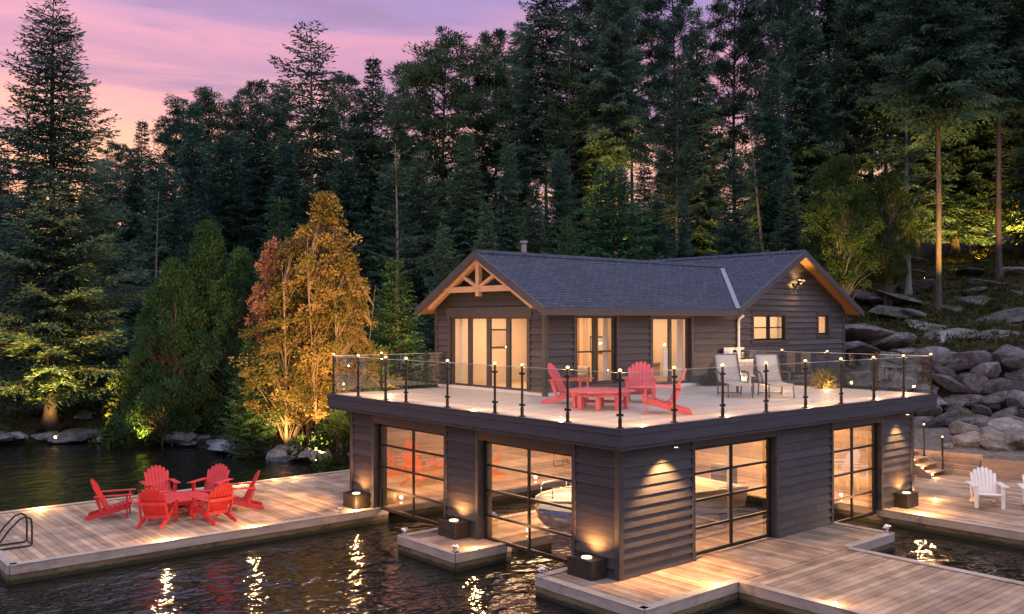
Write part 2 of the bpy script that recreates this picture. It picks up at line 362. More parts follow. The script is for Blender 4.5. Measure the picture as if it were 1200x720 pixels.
def wob(X,Y,s,seed):
    r=np.random.RandomState(seed); out=0
    for k in range(6):
        a=r.uniform(0,2*PI); f=s*(1.6**k)*.5; out=out+np.sin((X*math.cos(a)+Y*math.sin(a))*f+r.uniform(0,6))*(.62**k)
    return out/2
def ss(a,b,x):
    t=np.clip((x-a)/(b-a),0,1); return t*t*(3-2*t)
WALL=np.array([(15.5,15.5),(17.2,11.0),(18.9,7.9),(22.2,4.3),(24.2,1.2),(27.5,-4.0),(40,-24),(75,-80)],float)
def terrain(X,Y):
    X=np.asarray(X,float); Y=np.asarray(Y,float)
    d=shore_dist(X,Y)
    # left, gentle forest shore
    hl=np.where(d<0,-.36+.55*d,.0)+np.where(d>=0,-.36+.75*ss(0,1.6,d)+.055*np.clip(d,0,12)+.17*np.clip(d-12,0,22)+.03*np.clip(d-34,0,200),0)
    # right: dock-side retaining wall, path, rock wall, hillside
    dw=shore_dist(X,Y,WALL)
    hr=np.where(d<0,-.36+.8*d,.52+.07*np.clip(d,0,7)+2.35*ss(.25,2.1,dw)+.20*np.clip(dw-2.0,0,62)+.03*np.clip(dw-64,0,200))
    w=ss(9.5,15.5,X-.55*(Y-8)); h=hl*(1-w)+hr*w
    tr=np.hypot((X-18.2)/3.6,(Y-8.6)/5.2); h=np.maximum(h,2.55*(1-ss(.62,1.15,tr))-1.2*ss(.9,1.2,tr))
    amp=np.clip(d*.12,0,1)
    flat=1-.9*w*(1-ss(1.5,4,dw))
    h=h+amp*flat*(.28*wob(X,Y,.55,3)+.13*wob(X,Y,1.7,5))
    return np.maximum(h,-3.0)
def tz(x,y): return float(terrain(np.array([x]),np.array([y]))[0])
def make_terrain():
    xs=np.concatenate([np.arange(-160,-14,6),np.arange(-14,46,.55),np.arange(46,230,6)])
    ys=np.concatenate([np.arange(-95,-10,6),np.arange(-10,62,.55),np.arange(62,240,6)])
    X,Y=np.meshgrid(xs,ys,indexing='ij'); Z=terrain(X,Y)
    V=np.stack([X,Y,Z],-1).reshape(-1,3); nx,ny=X.shape
    I=np.arange(nx*ny).reshape(nx,ny)
    F=np.stack([I[:-1,:-1],I[1:,:-1],I[1:,1:],I[:-1,1:]],-1).reshape(-1,4)
    m,nt,out=new_mat('forest_floor')
    b=nd(nt,'ShaderNodeBsdfPrincipled'); b.inputs['Roughness'].default_value=.9; b.inputs['Specular IOR Level'].default_value=.2
    v=coords(nt)
    n=nd(nt,'ShaderNodeTexNoise',Scale=.55,Detail=8.0,Roughness=.68); nt.links.new(v,n.inputs['Vector'])
    r=ramp(nt,[(.30,(.030,.022,.014)),(.45,(.052,.036,.020)),(.54,(.040,.046,.016)),(.64,(.060,.070,.022)),(.74,(.13,.12,.115))]); nt.links.new(n.outputs['Fac'],r.inputs['Fac'])
    # sand and gravel of the landing beside the right-hand dock
    sx=nd(nt,'ShaderNodeSeparateXYZ'); nt.links.new(v,sx.inputs[0])
    zr=nd(nt,'ShaderNodeMapRange'); zr.inputs['From Min'].default_value=1.25; zr.inputs['From Max'].default_value=.95; nt.links.new(sx.outputs['Z'],zr.inputs['Value'])
    xr=nd(nt,'ShaderNodeMapRange'); xr.inputs['From Min'].default_value=13.2; xr.inputs['From Max'].default_value=14.4; nt.links.new(sx.outputs['X'],xr.inputs['Value'])
    mu=nd(nt,'ShaderNodeMath',operation='MULTIPLY'); nt.links.new(zr.outputs[0],mu.inputs[0]); nt.links.new(xr.outputs[0],mu.inputs[1])
    n2=nd(nt,'ShaderNodeTexNoise',Scale=5.0,Detail=6.0); nt.links.new(v,n2.inputs['Vector'])
    r2=ramp(nt,[(.35,(.15,.12,.105)),(.65,(.27,.22,.19))]); nt.links.new(n2.outputs['Fac'],r2.inputs['Fac'])
    mx=nd(nt,'ShaderNodeMix',data_type='RGBA'); nt.links.new(mu.outputs[0],mx.inputs[0]); nt.links.new(r.outputs[0],mx.inputs[6]); nt.links.new(r2.outputs[0],mx.inputs[7])
    nt.links.new(mx.outputs[2],b.inputs['Base Color'])
    nb=nd(nt,'ShaderNodeTexNoise',Scale=3.0,Detail=8.0,Roughness=.7); nt.links.new(v,nb.inputs['Vector'])
    bp=nd(nt,'ShaderNodeBump',Strength=1.0,Distance=.18); nt.links.new(nb.outputs['Fac'],bp.inputs['Height']); nt.links.new(bp.outputs[0],b.inputs['Normal'])
    nt.links.new(b.outputs[0],out.inputs['Surface'])
    o=mesh_obj('ground',np_mesh('ground',V,F,m,smooth=True)); o['kind']='structure'; return o
make_terrain()
def make_water():
    m,nt,out=new_mat('lake_water')
    b=nd(nt,'ShaderNodeBsdfPrincipled'); b.inputs['Base Color'].default_value=(.010,.010,.008,1); b.inputs['Roughness'].default_value=.10
    b.inputs['IOR'].default_value=1.333; b.inputs['Specular IOR Level'].default_value=.5
    v1=coords(nt,(1.25,1.7,1)); v2=coords(nt,(3.4,4.6,1)); v0=coords(nt,(.28,.36,1))
    n0=nd(nt,'ShaderNodeTexNoise',Scale=1.0,Detail=2.0); nt.links.new(v0,n0.inputs['Vector'])
    n1=nd(nt,'ShaderNodeTexNoise',Scale=1.0,Detail=2.5,Distortion=.5); nt.links.new(v1,n1.inputs['Vector'])
    n2=nd(nt,'ShaderNodeTexNoise',Scale=1.0,Detail=2.0,Distortion=.3); nt.links.new(v2,n2.inputs['Vector'])
    a=nd(nt,'ShaderNodeMath',operation='MULTIPLY_ADD'); a.inputs[1].default_value=.30; nt.links.new(n2.outputs['Fac'],a.inputs[0]); nt.links.new(n1.outputs['Fac'],a.inputs[2])
    c=nd(nt,'ShaderNodeMath',operation='MULTIPLY_ADD'); c.inputs[1].default_value=1.1; nt.links.new(n0.outputs['Fac'],c.inputs[0]); nt.links.new(a.outputs[0],c.inputs[2])
    bp=nd(nt,'ShaderNodeBump',Strength=1.0,Distance=.11); nt.links.new(c.outputs[0],bp.inputs['Height']); nt.links.new(bp.outputs[0],b.inputs['Normal'])
    nt.links.new(b.outputs[0],out.inputs['Surface'])
    o=MB().add([(-900,-900,WATER),(900,-900,WATER),(900,900,WATER),(-900,900,WATER)],[(0,1,2,3)]).build('lake_water',m); o['kind']='structure'
make_water()

def make_world():
    w=bpy.data.worlds.new('World'); SC.world=w; w.use_nodes=True; nt=w.node_tree; nt.nodes.clear()
    out=nt.nodes.new('ShaderNodeOutputWorld')
    sky=nt.nodes.new('ShaderNodeTexSky'); sky.sky_type='NISHITA'; sky.sun_disc=False
    sky.sun_elevation=R(1.0); sky.sun_rotation=PI/2-SUNAZ
    b1=nd(nt,'ShaderNodeBackground',Strength=.05); nt.links.new(sky.outputs[0],b1.inputs['Color'])
    tc=nt.nodes.new('ShaderNodeTexCoord'); sx=nd(nt,'ShaderNodeSeparateXYZ'); nt.links.new(tc.outputs['Generated'],sx.inputs[0])
    # thin afterglow clouds: noise stretched along the horizon
    mp=nt.nodes.new('ShaderNodeMapping'); mp.inputs['Scale'].default_value=(2.2,2.2,17); mp.inputs['Rotation'].default_value=(R(5),R(-4),0); nt.links.new(tc.outputs['Generated'],mp.inputs['Vector'])
    n=nd(nt,'ShaderNodeTexNoise',Scale=1.6,Detail=7.0,Roughness=.55,Distortion=.35); nt.links.new(mp.outputs[0],n.inputs['Vector'])
    # elevation bands on the sunset side
    wob_=nd(nt,'ShaderNodeMath',operation='MULTIPLY_ADD'); wob_.inputs[1].default_value=.13; nt.links.new(n.outputs['Fac'],wob_.inputs[0]); nt.links.new(sx.outputs['Z'],wob_.inputs[2])
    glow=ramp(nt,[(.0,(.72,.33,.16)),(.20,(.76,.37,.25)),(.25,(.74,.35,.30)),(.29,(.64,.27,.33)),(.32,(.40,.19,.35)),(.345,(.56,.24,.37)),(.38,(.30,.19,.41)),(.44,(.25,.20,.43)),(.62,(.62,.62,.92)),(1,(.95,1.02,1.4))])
    _=([(.0,(.95,.46,.22)),(.19,(.97,.50,.34)),(.25,(.93,.46,.41)),(.30,(.84,.36,.41)),(.33,(.60,.28,.44)),(.355,(.74,.33,.46)),(.39,(.46,.28,.53)),(.46,(.36,.28,.52)),(.62,(.62,.62,.92)),(1,(.95,1.02,1.4))])
    nt.links.new(wob_.outputs[0],glow.inputs['Fac'])
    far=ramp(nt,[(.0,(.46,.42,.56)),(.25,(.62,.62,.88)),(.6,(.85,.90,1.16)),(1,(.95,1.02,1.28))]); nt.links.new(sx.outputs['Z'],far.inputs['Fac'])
    # how close a direction is to the sunset
    vm=nd(nt,'ShaderNodeVectorMath',operation='DOT_PRODUCT'); vm.inputs[1].default_value=(math.cos(SUNAZ),math.sin(SUNAZ),0); nt.links.new(tc.outputs['Generated'],vm.inputs[0])
    mr=nd(nt,'ShaderNodeMapRange',interpolation_type='SMOOTHSTEP'); mr.inputs['From Min'].default_value=-.35; mr.inputs['From Max'].default_value=.75; nt.links.new(vm.outputs['Value'],mr.inputs['Value'])
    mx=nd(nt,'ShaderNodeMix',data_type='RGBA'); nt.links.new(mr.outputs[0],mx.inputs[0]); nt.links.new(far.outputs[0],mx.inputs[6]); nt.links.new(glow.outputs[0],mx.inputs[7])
    # cloud streaks: dusky lavender
    cr=ramp(nt,[(.50,(0,0,0)),(.62,(1,1,1))]); nt.links.new(n.outputs['Fac'],cr.inputs['Fac'])
    cf=nd(nt,'ShaderNodeMath',operation='MULTIPLY'); cf.inputs[1].default_value=.75; nt.links.new(cr.outputs[0],cf.inputs[0])
    m2=nd(nt,'ShaderNodeMix',data_type='RGBA'); nt.links.new(cf.outputs[0],m2.inputs[0]); nt.links.new(mx.outputs[2],m2.inputs[6]); m2.inputs[7].default_value=(.27,.15,.31,1)
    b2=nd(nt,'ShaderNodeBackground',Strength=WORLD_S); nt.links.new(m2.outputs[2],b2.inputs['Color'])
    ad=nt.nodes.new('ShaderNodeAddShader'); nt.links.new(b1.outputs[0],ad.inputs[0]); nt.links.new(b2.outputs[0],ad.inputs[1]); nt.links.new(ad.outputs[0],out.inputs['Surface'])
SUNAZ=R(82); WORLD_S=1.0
make_world()
sun=bpy.data.lights.new('sun','SUN'); sun.energy=.35; sun.angle=R(12); sun.color=(1,.72,.55)
so=bpy.data.objects.new('sun',sun); COL.objects.link(so); so.location=(0,60,60)
so.rotation_euler=(-Vector((math.cos(SUNAZ)*math.cos(R(3)),math.sin(SUNAZ)*math.cos(R(3)),math.sin(R(3))))).to_track_quat('-Z','Y').to_euler()

# ================================================================== TREES
def leaf_quads(P,D,Nn,L,W):
    """diamond leaves: base points P, directions D, approximate normals, lengths and widths"""
    S=np.cross(D,Nn); S/=np.linalg.norm(S,axis=1)[:,None]+1e-9
    L=L[:,None]; W=W[:,None]; mid=P+D*L*.45
    V=np.stack([P,mid+S*W*.5,P+D*L,mid-S*W*.5],1).reshape(-1,3)
    F=np.arange(len(V),dtype=np.int32).reshape(-1,4); return V,F
def unit(a): return a/(np.linalg.norm(a,axis=-1,keepdims=True)+1e-9)
def taper_trunk(mb,pts,rs,n=9): mb.tube(pts,rs,n)
def conifer(seed,H,R0,base,mat,bark,p=.85,whorl=.34,nb=6,droop=.30,tip=.10,tw=.38,sparse=0.0,ragged=.25,rise=.25,needle=(.28,.10),trunk_r=.011,step=.17,lean=.0):
    """tapered trunk with limbs (one mesh) and needle sprays along every limb (one mesh)"""
    g=np.random.RandomState(seed); tb=MB()
    nz=14; ph=g.uniform(0,6)
    def axis(z): return np.array([lean*z*z/H+.05*math.sin(z*.35+ph),.05*math.cos(z*.3+ph),z])
    r0=H*trunk_r
    zs=np.concatenate([[-.5,0,.25,.7],np.linspace(1.6,H,nz)])
    taper_trunk(tb,[axis(z) if z>0 else np.array([0,0,z]) for z in zs],[max(.015,r0*(1-(max(z,0)/H))**.85*(1+.7*math.exp(-max(z,0)*2.2))) for z in zs])
    Ps=[];Ds=[];Ns=[];Ls=[];Ws=[];Ts=[]
    z=base*H
    # dead bare stubs under the crown
    for k in range(int(base*H*1.6)):
        zz=g.uniform(.35*base*H,base*H); a=g.uniform(0,2*PI); l=g.uniform(.4,1.4)
        q=axis(zz); d=np.array([math.cos(a),math.sin(a),-.15]); tb.tube([q,q+d*l*.6,q+d*l+np.array([0,0,-.1])],[.025,.016,.006],4)
    while z<H*.985:
        u=(z-base*H)/(H*(1-base)); Lm=R0*((1-u)**p)*(1 if u>.10 else .55+4.5*u)+.14
        k=max(3,int(round(nb*(1-.35*u)+g.uniform(-1,1))))
        a0=g.uniform(0,2*PI)
        for j in range(k):
            if g.rand()<sparse: continue
            bt=g.rand(); a=a0+2*PI*j/k+g.uniform(-.4,.4); L=Lm*(1+g.uniform(-ragged,ragged))
            q=axis(min(H,z+g.uniform(-.12,.12)))
            up=rise*(.25+u)+g.uniform(-.12,.12); dr=droop*(1-.5*u)
            ns=max(3,int(L/step)); s=(np.arange(ns)+.5)/ns
            hd=np.array([math.cos(a),math.sin(a),0]); sd=np.array([-math.sin(a),math.cos(a),0]); bend=g.uniform(-.18,.18)
            C=q+np.outer(s*L,hd)+np.outer(bend*L*s*s,sd)+np.outer(L*(up*s-dr*s**1.6+tip*s**4),[0,0,1])
            if L>.7:
                idx=[0,ns//2,ns-1]
                tb.tube([q]+[C[i] for i in idx[1:]],[max(.008,.017*L),.010*L,.004],4)
            tl=(tw*L*(1-s)**.8+.22)*(1+g.uniform(-.25,.25,ns))
            tl=np.minimum(tl,1.05)
            tan=unit(np.gradient(C,axis=0) if ns>1 else np.array([hd]))
            for side in (-1,1,0):
                ang=(.95-.35*s)*side
                d=unit(tan*np.cos(ang)[:,None]+sd*np.sin(ang)[:,None]+np.array([0,0,-.16])*abs(side)+g.normal(0,.10,(ns,3)))
                m=np.maximum(1,np.ceil(tl/(needle[0]*.62)).astype(int)) if side else np.ones(ns,int)
                for i in range(ns):
                    t=(np.arange(m[i])+g.uniform(.0,.4))*needle[0]*.62
                    Pp=C[i]+np.outer(t,d[i])+np.array([0,0,-1])*(.16*t*t)[:,None]
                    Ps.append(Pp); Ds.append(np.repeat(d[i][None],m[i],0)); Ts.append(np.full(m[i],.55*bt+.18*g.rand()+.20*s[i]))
        z+=whorl*(1-.30*u)*(1+g.uniform(-.25,.25))
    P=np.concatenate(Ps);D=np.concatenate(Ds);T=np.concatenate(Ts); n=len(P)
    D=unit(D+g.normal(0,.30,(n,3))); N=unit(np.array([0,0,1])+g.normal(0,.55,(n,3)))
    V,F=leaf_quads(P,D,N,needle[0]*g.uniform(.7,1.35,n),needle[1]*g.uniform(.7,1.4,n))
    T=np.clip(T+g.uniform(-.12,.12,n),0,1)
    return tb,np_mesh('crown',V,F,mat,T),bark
def pine(seed,H,R0,base,mat,bark,nbr=60,tuft=.60,nt_=95,leafL=.27,leafW=.065,trunk_r=.010,flat=.5):
    """open crowned tree: irregular rising limbs that carry separate tufts, gaps between them"""
    g=np.random.RandomState(seed); tb=MB(); r0=H*trunk_r; ph=g.uniform(0,6)
    def axis(z): return np.array([.10*math.sin(z*.25+ph),.10*math.cos(z*.22+ph),z])
    zs=np.concatenate([[-.5,0,.3,.9],np.linspace(2,H,14)])
    tb.tube([axis(z) for z in zs],[max(.02,r0*(1-(max(z,0)/H))**.8*(1+.6*math.exp(-max(z,0)*2))) for z in zs],9)
    cl=[]
    for k in range(nbr):
        u=(k+g.rand())/nbr; z=H*(base+(1-base)*u*.97); a=k*2.4+g.uniform(-.5,.5)
        L=R0*(math.sin(PI*min(1,.18+.80*u))**.8)*g.uniform(.45,1.15)+.3
        hd=np.array([math.cos(a),math.sin(a),0]); up=g.uniform(-.05,.25)+.45*u
        q=axis(z); pts=[q+hd*L*s+np.array([0,0,L*(up*s-.12*s*s)])+g.normal(0,.04*L,3)*(s>0) for s in (0,.35,.7,1)]
        tb.tube(pts,[.016*L+.012,.011*L+.008,.007*L+.005,.006],5)
        nc=max(2,int(L*2.6))
        for c in range(nc):
            s=.3+.7*(c+g.rand())/nc; i=min(2,int(s*3)); f=s*3-i
            cp=np.array(pts[i])*(1-f)+np.array(pts[i+1])*f
            off=g.normal(0,.26,3)*np.array([1,1,.45])*min(1.2,L*.5); cl.append((cp+off,tuft*g.uniform(.6,1.2),hd))
            if g.rand()<.7: tb.tube([cp,cp+off],[.012,.004],3)
    P=[];D=[];T=[]
    for c,r,hd in cl:
        n=int(nt_*g.uniform(.6,1.3)); q=g.normal(0,1,(n,3)); q=unit(q)*(g.rand(n)**.5)[:,None]
        P.append(c+q*r*np.array([1,1,flat])); D.append(unit(q+hd*.6+np.array([0,0,.35]))); T.append(np.full(n,g.uniform(0,.9)))
    P=np.concatenate(P);D=np.concatenate(D);T=np.concatenate(T);n=len(P)
    N=unit(g.normal(0,1,(n,3))+np.array([0,0,.7])); V,F=leaf_quads(P,unit(D+g.normal(0,.35,(n,3))),N,leafL*g.uniform(.7,1.3,n),leafW*g.uniform(.7,1.4,n))
    return tb,np_mesh('crown',V,F,mat,np.clip(T+g.uniform(-.1,.15,n),0,1)),bark
def leafy(seed,H,shape,mat,bark,stems=1,nclump=140,cr=.5,nl=90,leafL=.17,leafW=.11,trunk_r=.012,spread=.5,fill=.55,upward=.2,clear=.18):
    """broad crown: limbs run to leaf clumps spread through a crown of the given radius profile (list of (height fraction, radius))"""
    g=np.random.RandomState(seed); tb=MB(); hs=[s[0] for s in shape]; rsn=[s[1] for s in shape]
    axes=[]
    for k in range(stems):
        a=2*PI*k/stems+g.uniform(-.4,.4); o=np.array([math.cos(a),math.sin(a),0])*(spread if stems>1 else 0)
        b=unit(g.normal(0,1,3))*np.array([1,1,0])*.25; top=np.array([o[0]*1.3+b[0],o[1]*1.3+b[1],H*g.uniform(.66,.90)])
        zs=np.linspace(0,1,9); pts=[o*(1+.9*t)+top*np.array([t*.2,t*.2,t])+np.array([.12*math.sin(3*t+a),.12*math.cos(2.5*t+a),0])*H*.06 for t in zs]
        pts=[pts[0]+np.array([0,0,-.4])]+pts; rr=H*trunk_r/math.sqrt(stems)
        tb.tube(pts,[rr*1.35]+[max(.008,rr*(1-t)**1.2*(1+.4*math.exp(-9*t))) for t in zs],8); axes.append(np.array(pts[1:]))
    P=[];D=[];T=[]
    for k in range(nclump):
        u=clear+(1-clear)*g.rand(); a=g.uniform(0,2*PI); rad=np.interp(u,hs,rsn)*(1+.22*math.sin(2*a+9*u+seed)+.20*math.sin(3*a-17*u+2*seed)+.12*math.sin(5*a+31*u)); rr=rad*(fill+(1-fill)*g.rand()**.5)*g.uniform(.8,1.12)
        c=np.array([math.cos(a)*rr,math.sin(a)*rr,u*H]); ax=axes[g.randint(len(axes))]
        zt=max(.08,u-.12-.25*rr/H); i=min(len(ax)-1,int(zt*len(ax))); q=ax[i]
        mid=(q+c)/2+np.array([0,0,.10*rr]); tb.tube([q,mid,c],[.02+.005*rr,.012,.005],4)
        r=cr*g.uniform(.6,1.3); n=int(nl*g.uniform(.6,1.4)); v=unit(g.normal(0,1,(n,3)))*(g.rand(n)**.45)[:,None]
        od=unit(np.array([c[0],c[1],0])+1e-6)
        P.append(c+v*r*np.array([1,1,.75])); D.append(unit(v*.8+od*.5+np.array([0,0,upward])+g.normal(0,.4,(n,3)))); T.append(np.full(n,g.uniform(0,.85)))
    P=np.concatenate(P);D=np.concatenate(D);T=np.concatenate(T);n=len(P)
    N=unit(g.normal(0,.8,(n,3))+np.array([0,0,.6])); V,F=leaf_quads(P,D,N,leafL*g.uniform(.65,1.35,n),leafW*g.uniform(.65,1.35,n))
    return tb,np_mesh('crown',V,F,mat,np.clip(T+g.uniform(-.1,.2,n),0,1)),bark
PROTO={}
def proto(key,gen,H):
    tb,crown,bark=gen
    t=tb.build('trunk',M[bark],smooth=True,recalc=False); me=t.data; bpy.data.objects.remove(t)
    PROTO[key]=(me,crown,H)
def tree(key,name,label,cat,u,t,vtop,wf=1.0,rz=None,group=None,base_off=0.0,z=None):
    me,cr,H=PROTO[key]
    x,y=spot_xy(u,t); zb=tz(x,y)-.05+base_off if z is None else z
    zt=CAM[2]+(375.5-vtop)/FPX*t; s=max(.15,(zt-zb)/H)
    o=thing(name,label,cat,(x,y,zb),rnd.uniform(0,6.28) if rz is None else rz,group); o.scale=(s*wf,s*wf,s)
    mesh_obj('trunk',me,o); mesh_obj('crown',cr,o); return o
proto('spruceA',conifer(11,20,3.6,.06,M['spruce'],'bark',whorl=.33,nb=7),20)
proto('spruceB',conifer(12,20,3.1,.10,M['fir'],'bark',whorl=.34,nb=7,droop=.42,tip=.16,ragged=.35),20)
proto('spruceC',conifer(13,20,4.0,.12,M['spruce'],'bark',whorl=.42,nb=6,droop=.2,rise=.32,ragged=.38,p=.7),20)
proto('firD',conifer(14,20,2.7,.08,M['fir'],'bark',whorl=.30,nb=7,droop=.25,p=1.0),20)
proto('bareE',conifer(15,20,3.4,.34,M['pine'],'bark_grey',whorl=.50,nb=5,droop=.12,rise=.3,sparse=.22,ragged=.45,p=.55),20)
proto('tallF',conifer(16,24,3.6,.40,M['spruce'],'bark',whorl=.40,nb=6,droop=.34,ragged=.4,p=.5,trunk_r=.0075),24)
proto('shoreG',conifer(21,21,4.2,.06,M['spruce'],'bark',whorl=.44,nb=7,droop=.20,tip=.14,rise=.26,ragged=.28,p=.8,sparse=.05,step=.125,tw=.46,trunk_r=.011,needle=(.23,.072)),21)
proto('pineA',pine(31,20,3.4,.22,M['pine'],'bark',nbr=84),20)
proto('pineB',pine(32,20,4.0,.35,M['pine'],'bark',nbr=76,tuft=.68),20)
proto('pineC',pine(33,22,3.0,.20,M['spruce'],'bark',nbr=100,tuft=.58),22)
proto('youngA',conifer(41,7,2.6,.03,M['young'],'bark',whorl=.26,nb=7,droop=.16,rise=.35,needle=(.19,.07),tw=.36,p=.9),7)
proto('youngB',conifer(42,8,2.0,.03,M['cedar_leaf'],'bark_warm',whorl=.24,nb=7,droop=.1,rise=.45,needle=(.17,.065),p=.9),8)
proto('cedar',leafy(51,8,[(0,1.6),(.10,2.4),(.28,2.55),(.5,2.0),(.75,1.05),(1,.10)],M['cedar_leaf'],'bark_warm',stems=3,nclump=520,cr=.40,nl=100,leafL=.17,leafW=.06,fill=.55,upward=.6,clear=.05),8)
proto('gold',leafy(52,9,[(0,.9),(.15,1.3),(.35,1.7),(.6,1.25),(.8,.7),(1,.12)],M['gold_leaf'],'bark_warm',stems=4,nclump=275,cr=.34,nl=92,leafL=.105,leafW=.062,spread=.60,fill=.25,upward=.35,clear=.13),9)
proto('mixed',leafy(58,8.5,[(0,.9),(.15,1.3),(.4,1.7),(.62,1.2),(.82,.6),(1,.12)],M['mix_leaf'],'bark_warm',stems=3,nclump=270,cr=.32,nl=85,leafL=.11,leafW=.065,spread=.55,fill=.25,upward=.35,clear=.13),8.5)
proto('olive',leafy(57,8,[(0,.8),(.2,1.4),(.45,1.6),(.7,1.0),(1,.15)],M['cedar_leaf'],'bark_warm',stems=3,nclump=280,cr=.34,nl=75,leafL=.15,leafW=.06,spread=.5,fill=.3,upward=.5,clear=.10),8)
proto('russet',leafy(53,7,[(0,.3),(.4,.5),(.6,1.1),(.85,.8),(1,.2)],M['red_leaf'],'bark_warm',stems=2,nclump=90,cr=.30,nl=60,leafL=.13,leafW=.08,spread=.3,fill=.2,clear=.50),7)
proto('broad',leafy(54,9,[(0,.8),(.25,1.6),(.55,2.6),(.8,2.1),(1,.5)],M['green_leaf'],'bark_grey',stems=3,nclump=330,cr=.48,nl=95,leafL=.15,leafW=.10,spread=.35,fill=.30,clear=.20),9)
proto('bush',leafy(55,2.2,[(0,1.2),(.4,1.4),(.8,1.0),(1,.3)],M['green_leaf'],'bark',stems=3,nclump=70,cr=.34,nl=70,leafL=.16,leafW=.10,spread=.2,fill=.3,clear=.05),2.2)

# --- trees that single themselves out
G='trees on the far shore'
tree('shoreG','spruce_tree','huge layered spruce at the left edge, uplit at its foot, its top leaving the frame','tree',60,40.5,-18,1.12,rz=.6,group=G)
tree('cedar','cedar_tree','tallest of the dark green rounded cedars on the shore, between spruce and golden trees','tree',243,39.8,266,.82,rz=1.0,group=G,base_off=.25)
tree('cedar','cedar_tree','shorter rounded cedar on the spruce side of the tallest cedar','tree',203,38.6,310,.85,rz=2.6,group=G,base_off=.2)
tree('cedar','cedar_tree','rounded cedar on the golden tree side of the tallest cedar','tree',283,38.8,296,.80,rz=4.2,group=G,base_off=.2)
tree('gold','golden_tree','tallest golden lit autumn tree, slim stemmed, beside the far end of the boathouse','tree',382,34.8,230,1.12,rz=.4,group=G)
tree('gold','golden_tree','shorter golden tree leaning over the boathouse corner','tree',408,34.4,300,1.0,rz=3.4,group=G)
tree('mixed','half_turned_tree','half turned green and yellow tree on the cedar side of the tallest golden tree','tree',345,35.2,284,1.2,rz=1.9,group=G)
tree('olive','olive_tree','olive green slim tree between the rounded cedars and the golden trees','tree',326,35.6,352,.9,rz=.8,group=G)
tree('russet','russet_tree','small russet red tree showing between cedars and golden trees','tree',319,35.6,286,.66,rz=2.1,group=G)
tree('youngB','young_conifer','olive young conifer between the golden tree and the left gable of the cottage','tree',465,38,305,1.0,rz=.2,group=G)
tree('youngB','young_conifer','slim dark young conifer rising behind the russet tree','tree',327,42,232,.75,rz=1.2,group=G)
tree('youngB','young_conifer','low green young conifer at the foot of the golden tree, left of its stems','tree',292,35.2,400,1.0,rz=2.2,group=G)
tree('youngB','young_conifer','short dark sapling in the shade right of the uplit spruce','tree',120,44,350,.9,rz=1.9,group=G)
G='trees rising behind the cottage'
tree('bareE','bare_trunk_pine','tall pine with a pale bare trunk standing out against the sunset','tree',364,58,30,1.05,rz=.3,group=G)
tree('firD','fir_tree','slim pointed fir just right of the pale bare trunked pine','tree',436,60,62,1.0,rz=.9,group=G)
tree('pineB','pine_tree','wide lacy pine against the pink sky, above the left gable','tree',520,60,38,1.05,rz=1.7,group=G)
tree('pineA','pine_tree','narrow lacy pine right of the wide lacy pine above the left gable','tree',580,62,32,.8,rz=2.5,group=G)
tree('tallF','spruce_tree','very tall dark spruce left of centre whose top leaves the frame, sky to its left','tree',640,56,-40,.9,rz=.1,group=G)
tree('youngA','young_conifer','bright green bushy young fir standing just behind the cottage roof','tree',716,45,196,1.15,rz=.5,group=G)
tree('spruceC','spruce_tree','broad drooping spruce just behind the ridge of the right wing','tree',862,46,172,.85,rz=2.0,group=G)
tree('youngB','young_conifer','small yellow green sapling peeping over the cottage roof beside the bright young fir','tree',664,43,262,.8,rz=2.6,group=G)
tree('broad','broadleaf_tree','yellow lit broadleaf tree above the right end of the cottage roof','tree',985,45,186,.78,rz=1.4,group=G)
tree('broad','broadleaf_tree','shaded green broadleaf tree right of the yellow lit one','tree',1040,47,205,.7,rz=3.0,group=G)
G='tall trees on the right hillside'
tree('tallF','tall_conifer','tall conifer with a long lamplit bare trunk and flared roots on the right slope','tree',1100,45,-190,.85,rz=.6,group=G)
tree('tallF','tall_conifer','tall conifer with a dark straight trunk near the right edge of the photo','tree',1172,54,-200,.9,rz=2.6,group=G)
tree('tallF','tall_conifer','thin tall conifer behind the lamplit trunk, its leaning stem half hidden','tree',1040,58,-150,.75,rz=4.0,group=G)
tree('tallF','tall_conifer','tall conifer at the very right edge with an orange lit trunk','tree',1192,62,-140,.8,rz=5.0,group=G)
tree('tallF','tall_conifer','tall conifer behind the bright young fir, an orange lit stretch on its trunk','tree',722,52,-70,.7,rz=1.5,group='trees rising behind the cottage')
tree('bareE','bare_trunk_pine','slim bare trunked pine behind the roof valley, its foot lamplit','tree',794,49,60,.7,rz=2.2,group='trees rising behind the cottage')
tree('bareE','bare_trunk_pine','gaunt half dead pine between the very tall spruce and the bright young fir','tree',668,53,40,.8,rz=4.2,group='trees rising behind the cottage')
proto('snag',conifer(61,16,2.2,.25,M['pine'],'bark_grey',whorl=.8,nb=4,droop=.05,rise=.2,sparse=.55,ragged=.6,p=.5),16)
for u,t,v,l in ((176,48,225,'dead grey snag with few needles behind the rounded cedars'),(470,48,170,'dead grey snag above the olive young conifer'),(900,50,120,'half bare snag behind the right wing ridge'),(1064,50,60,'half bare snag between the yellow lit broadleaf tree and the lamplit trunk')):
    o=tree('snag','dead_tree',l,'tree',u,t,v,1.0,group='dead snags in the forest'); o.rotation_euler[0]=R(rnd.uniform(-5,5)); o.rotation_euler[1]=R(rnd.uniform(-5,5))
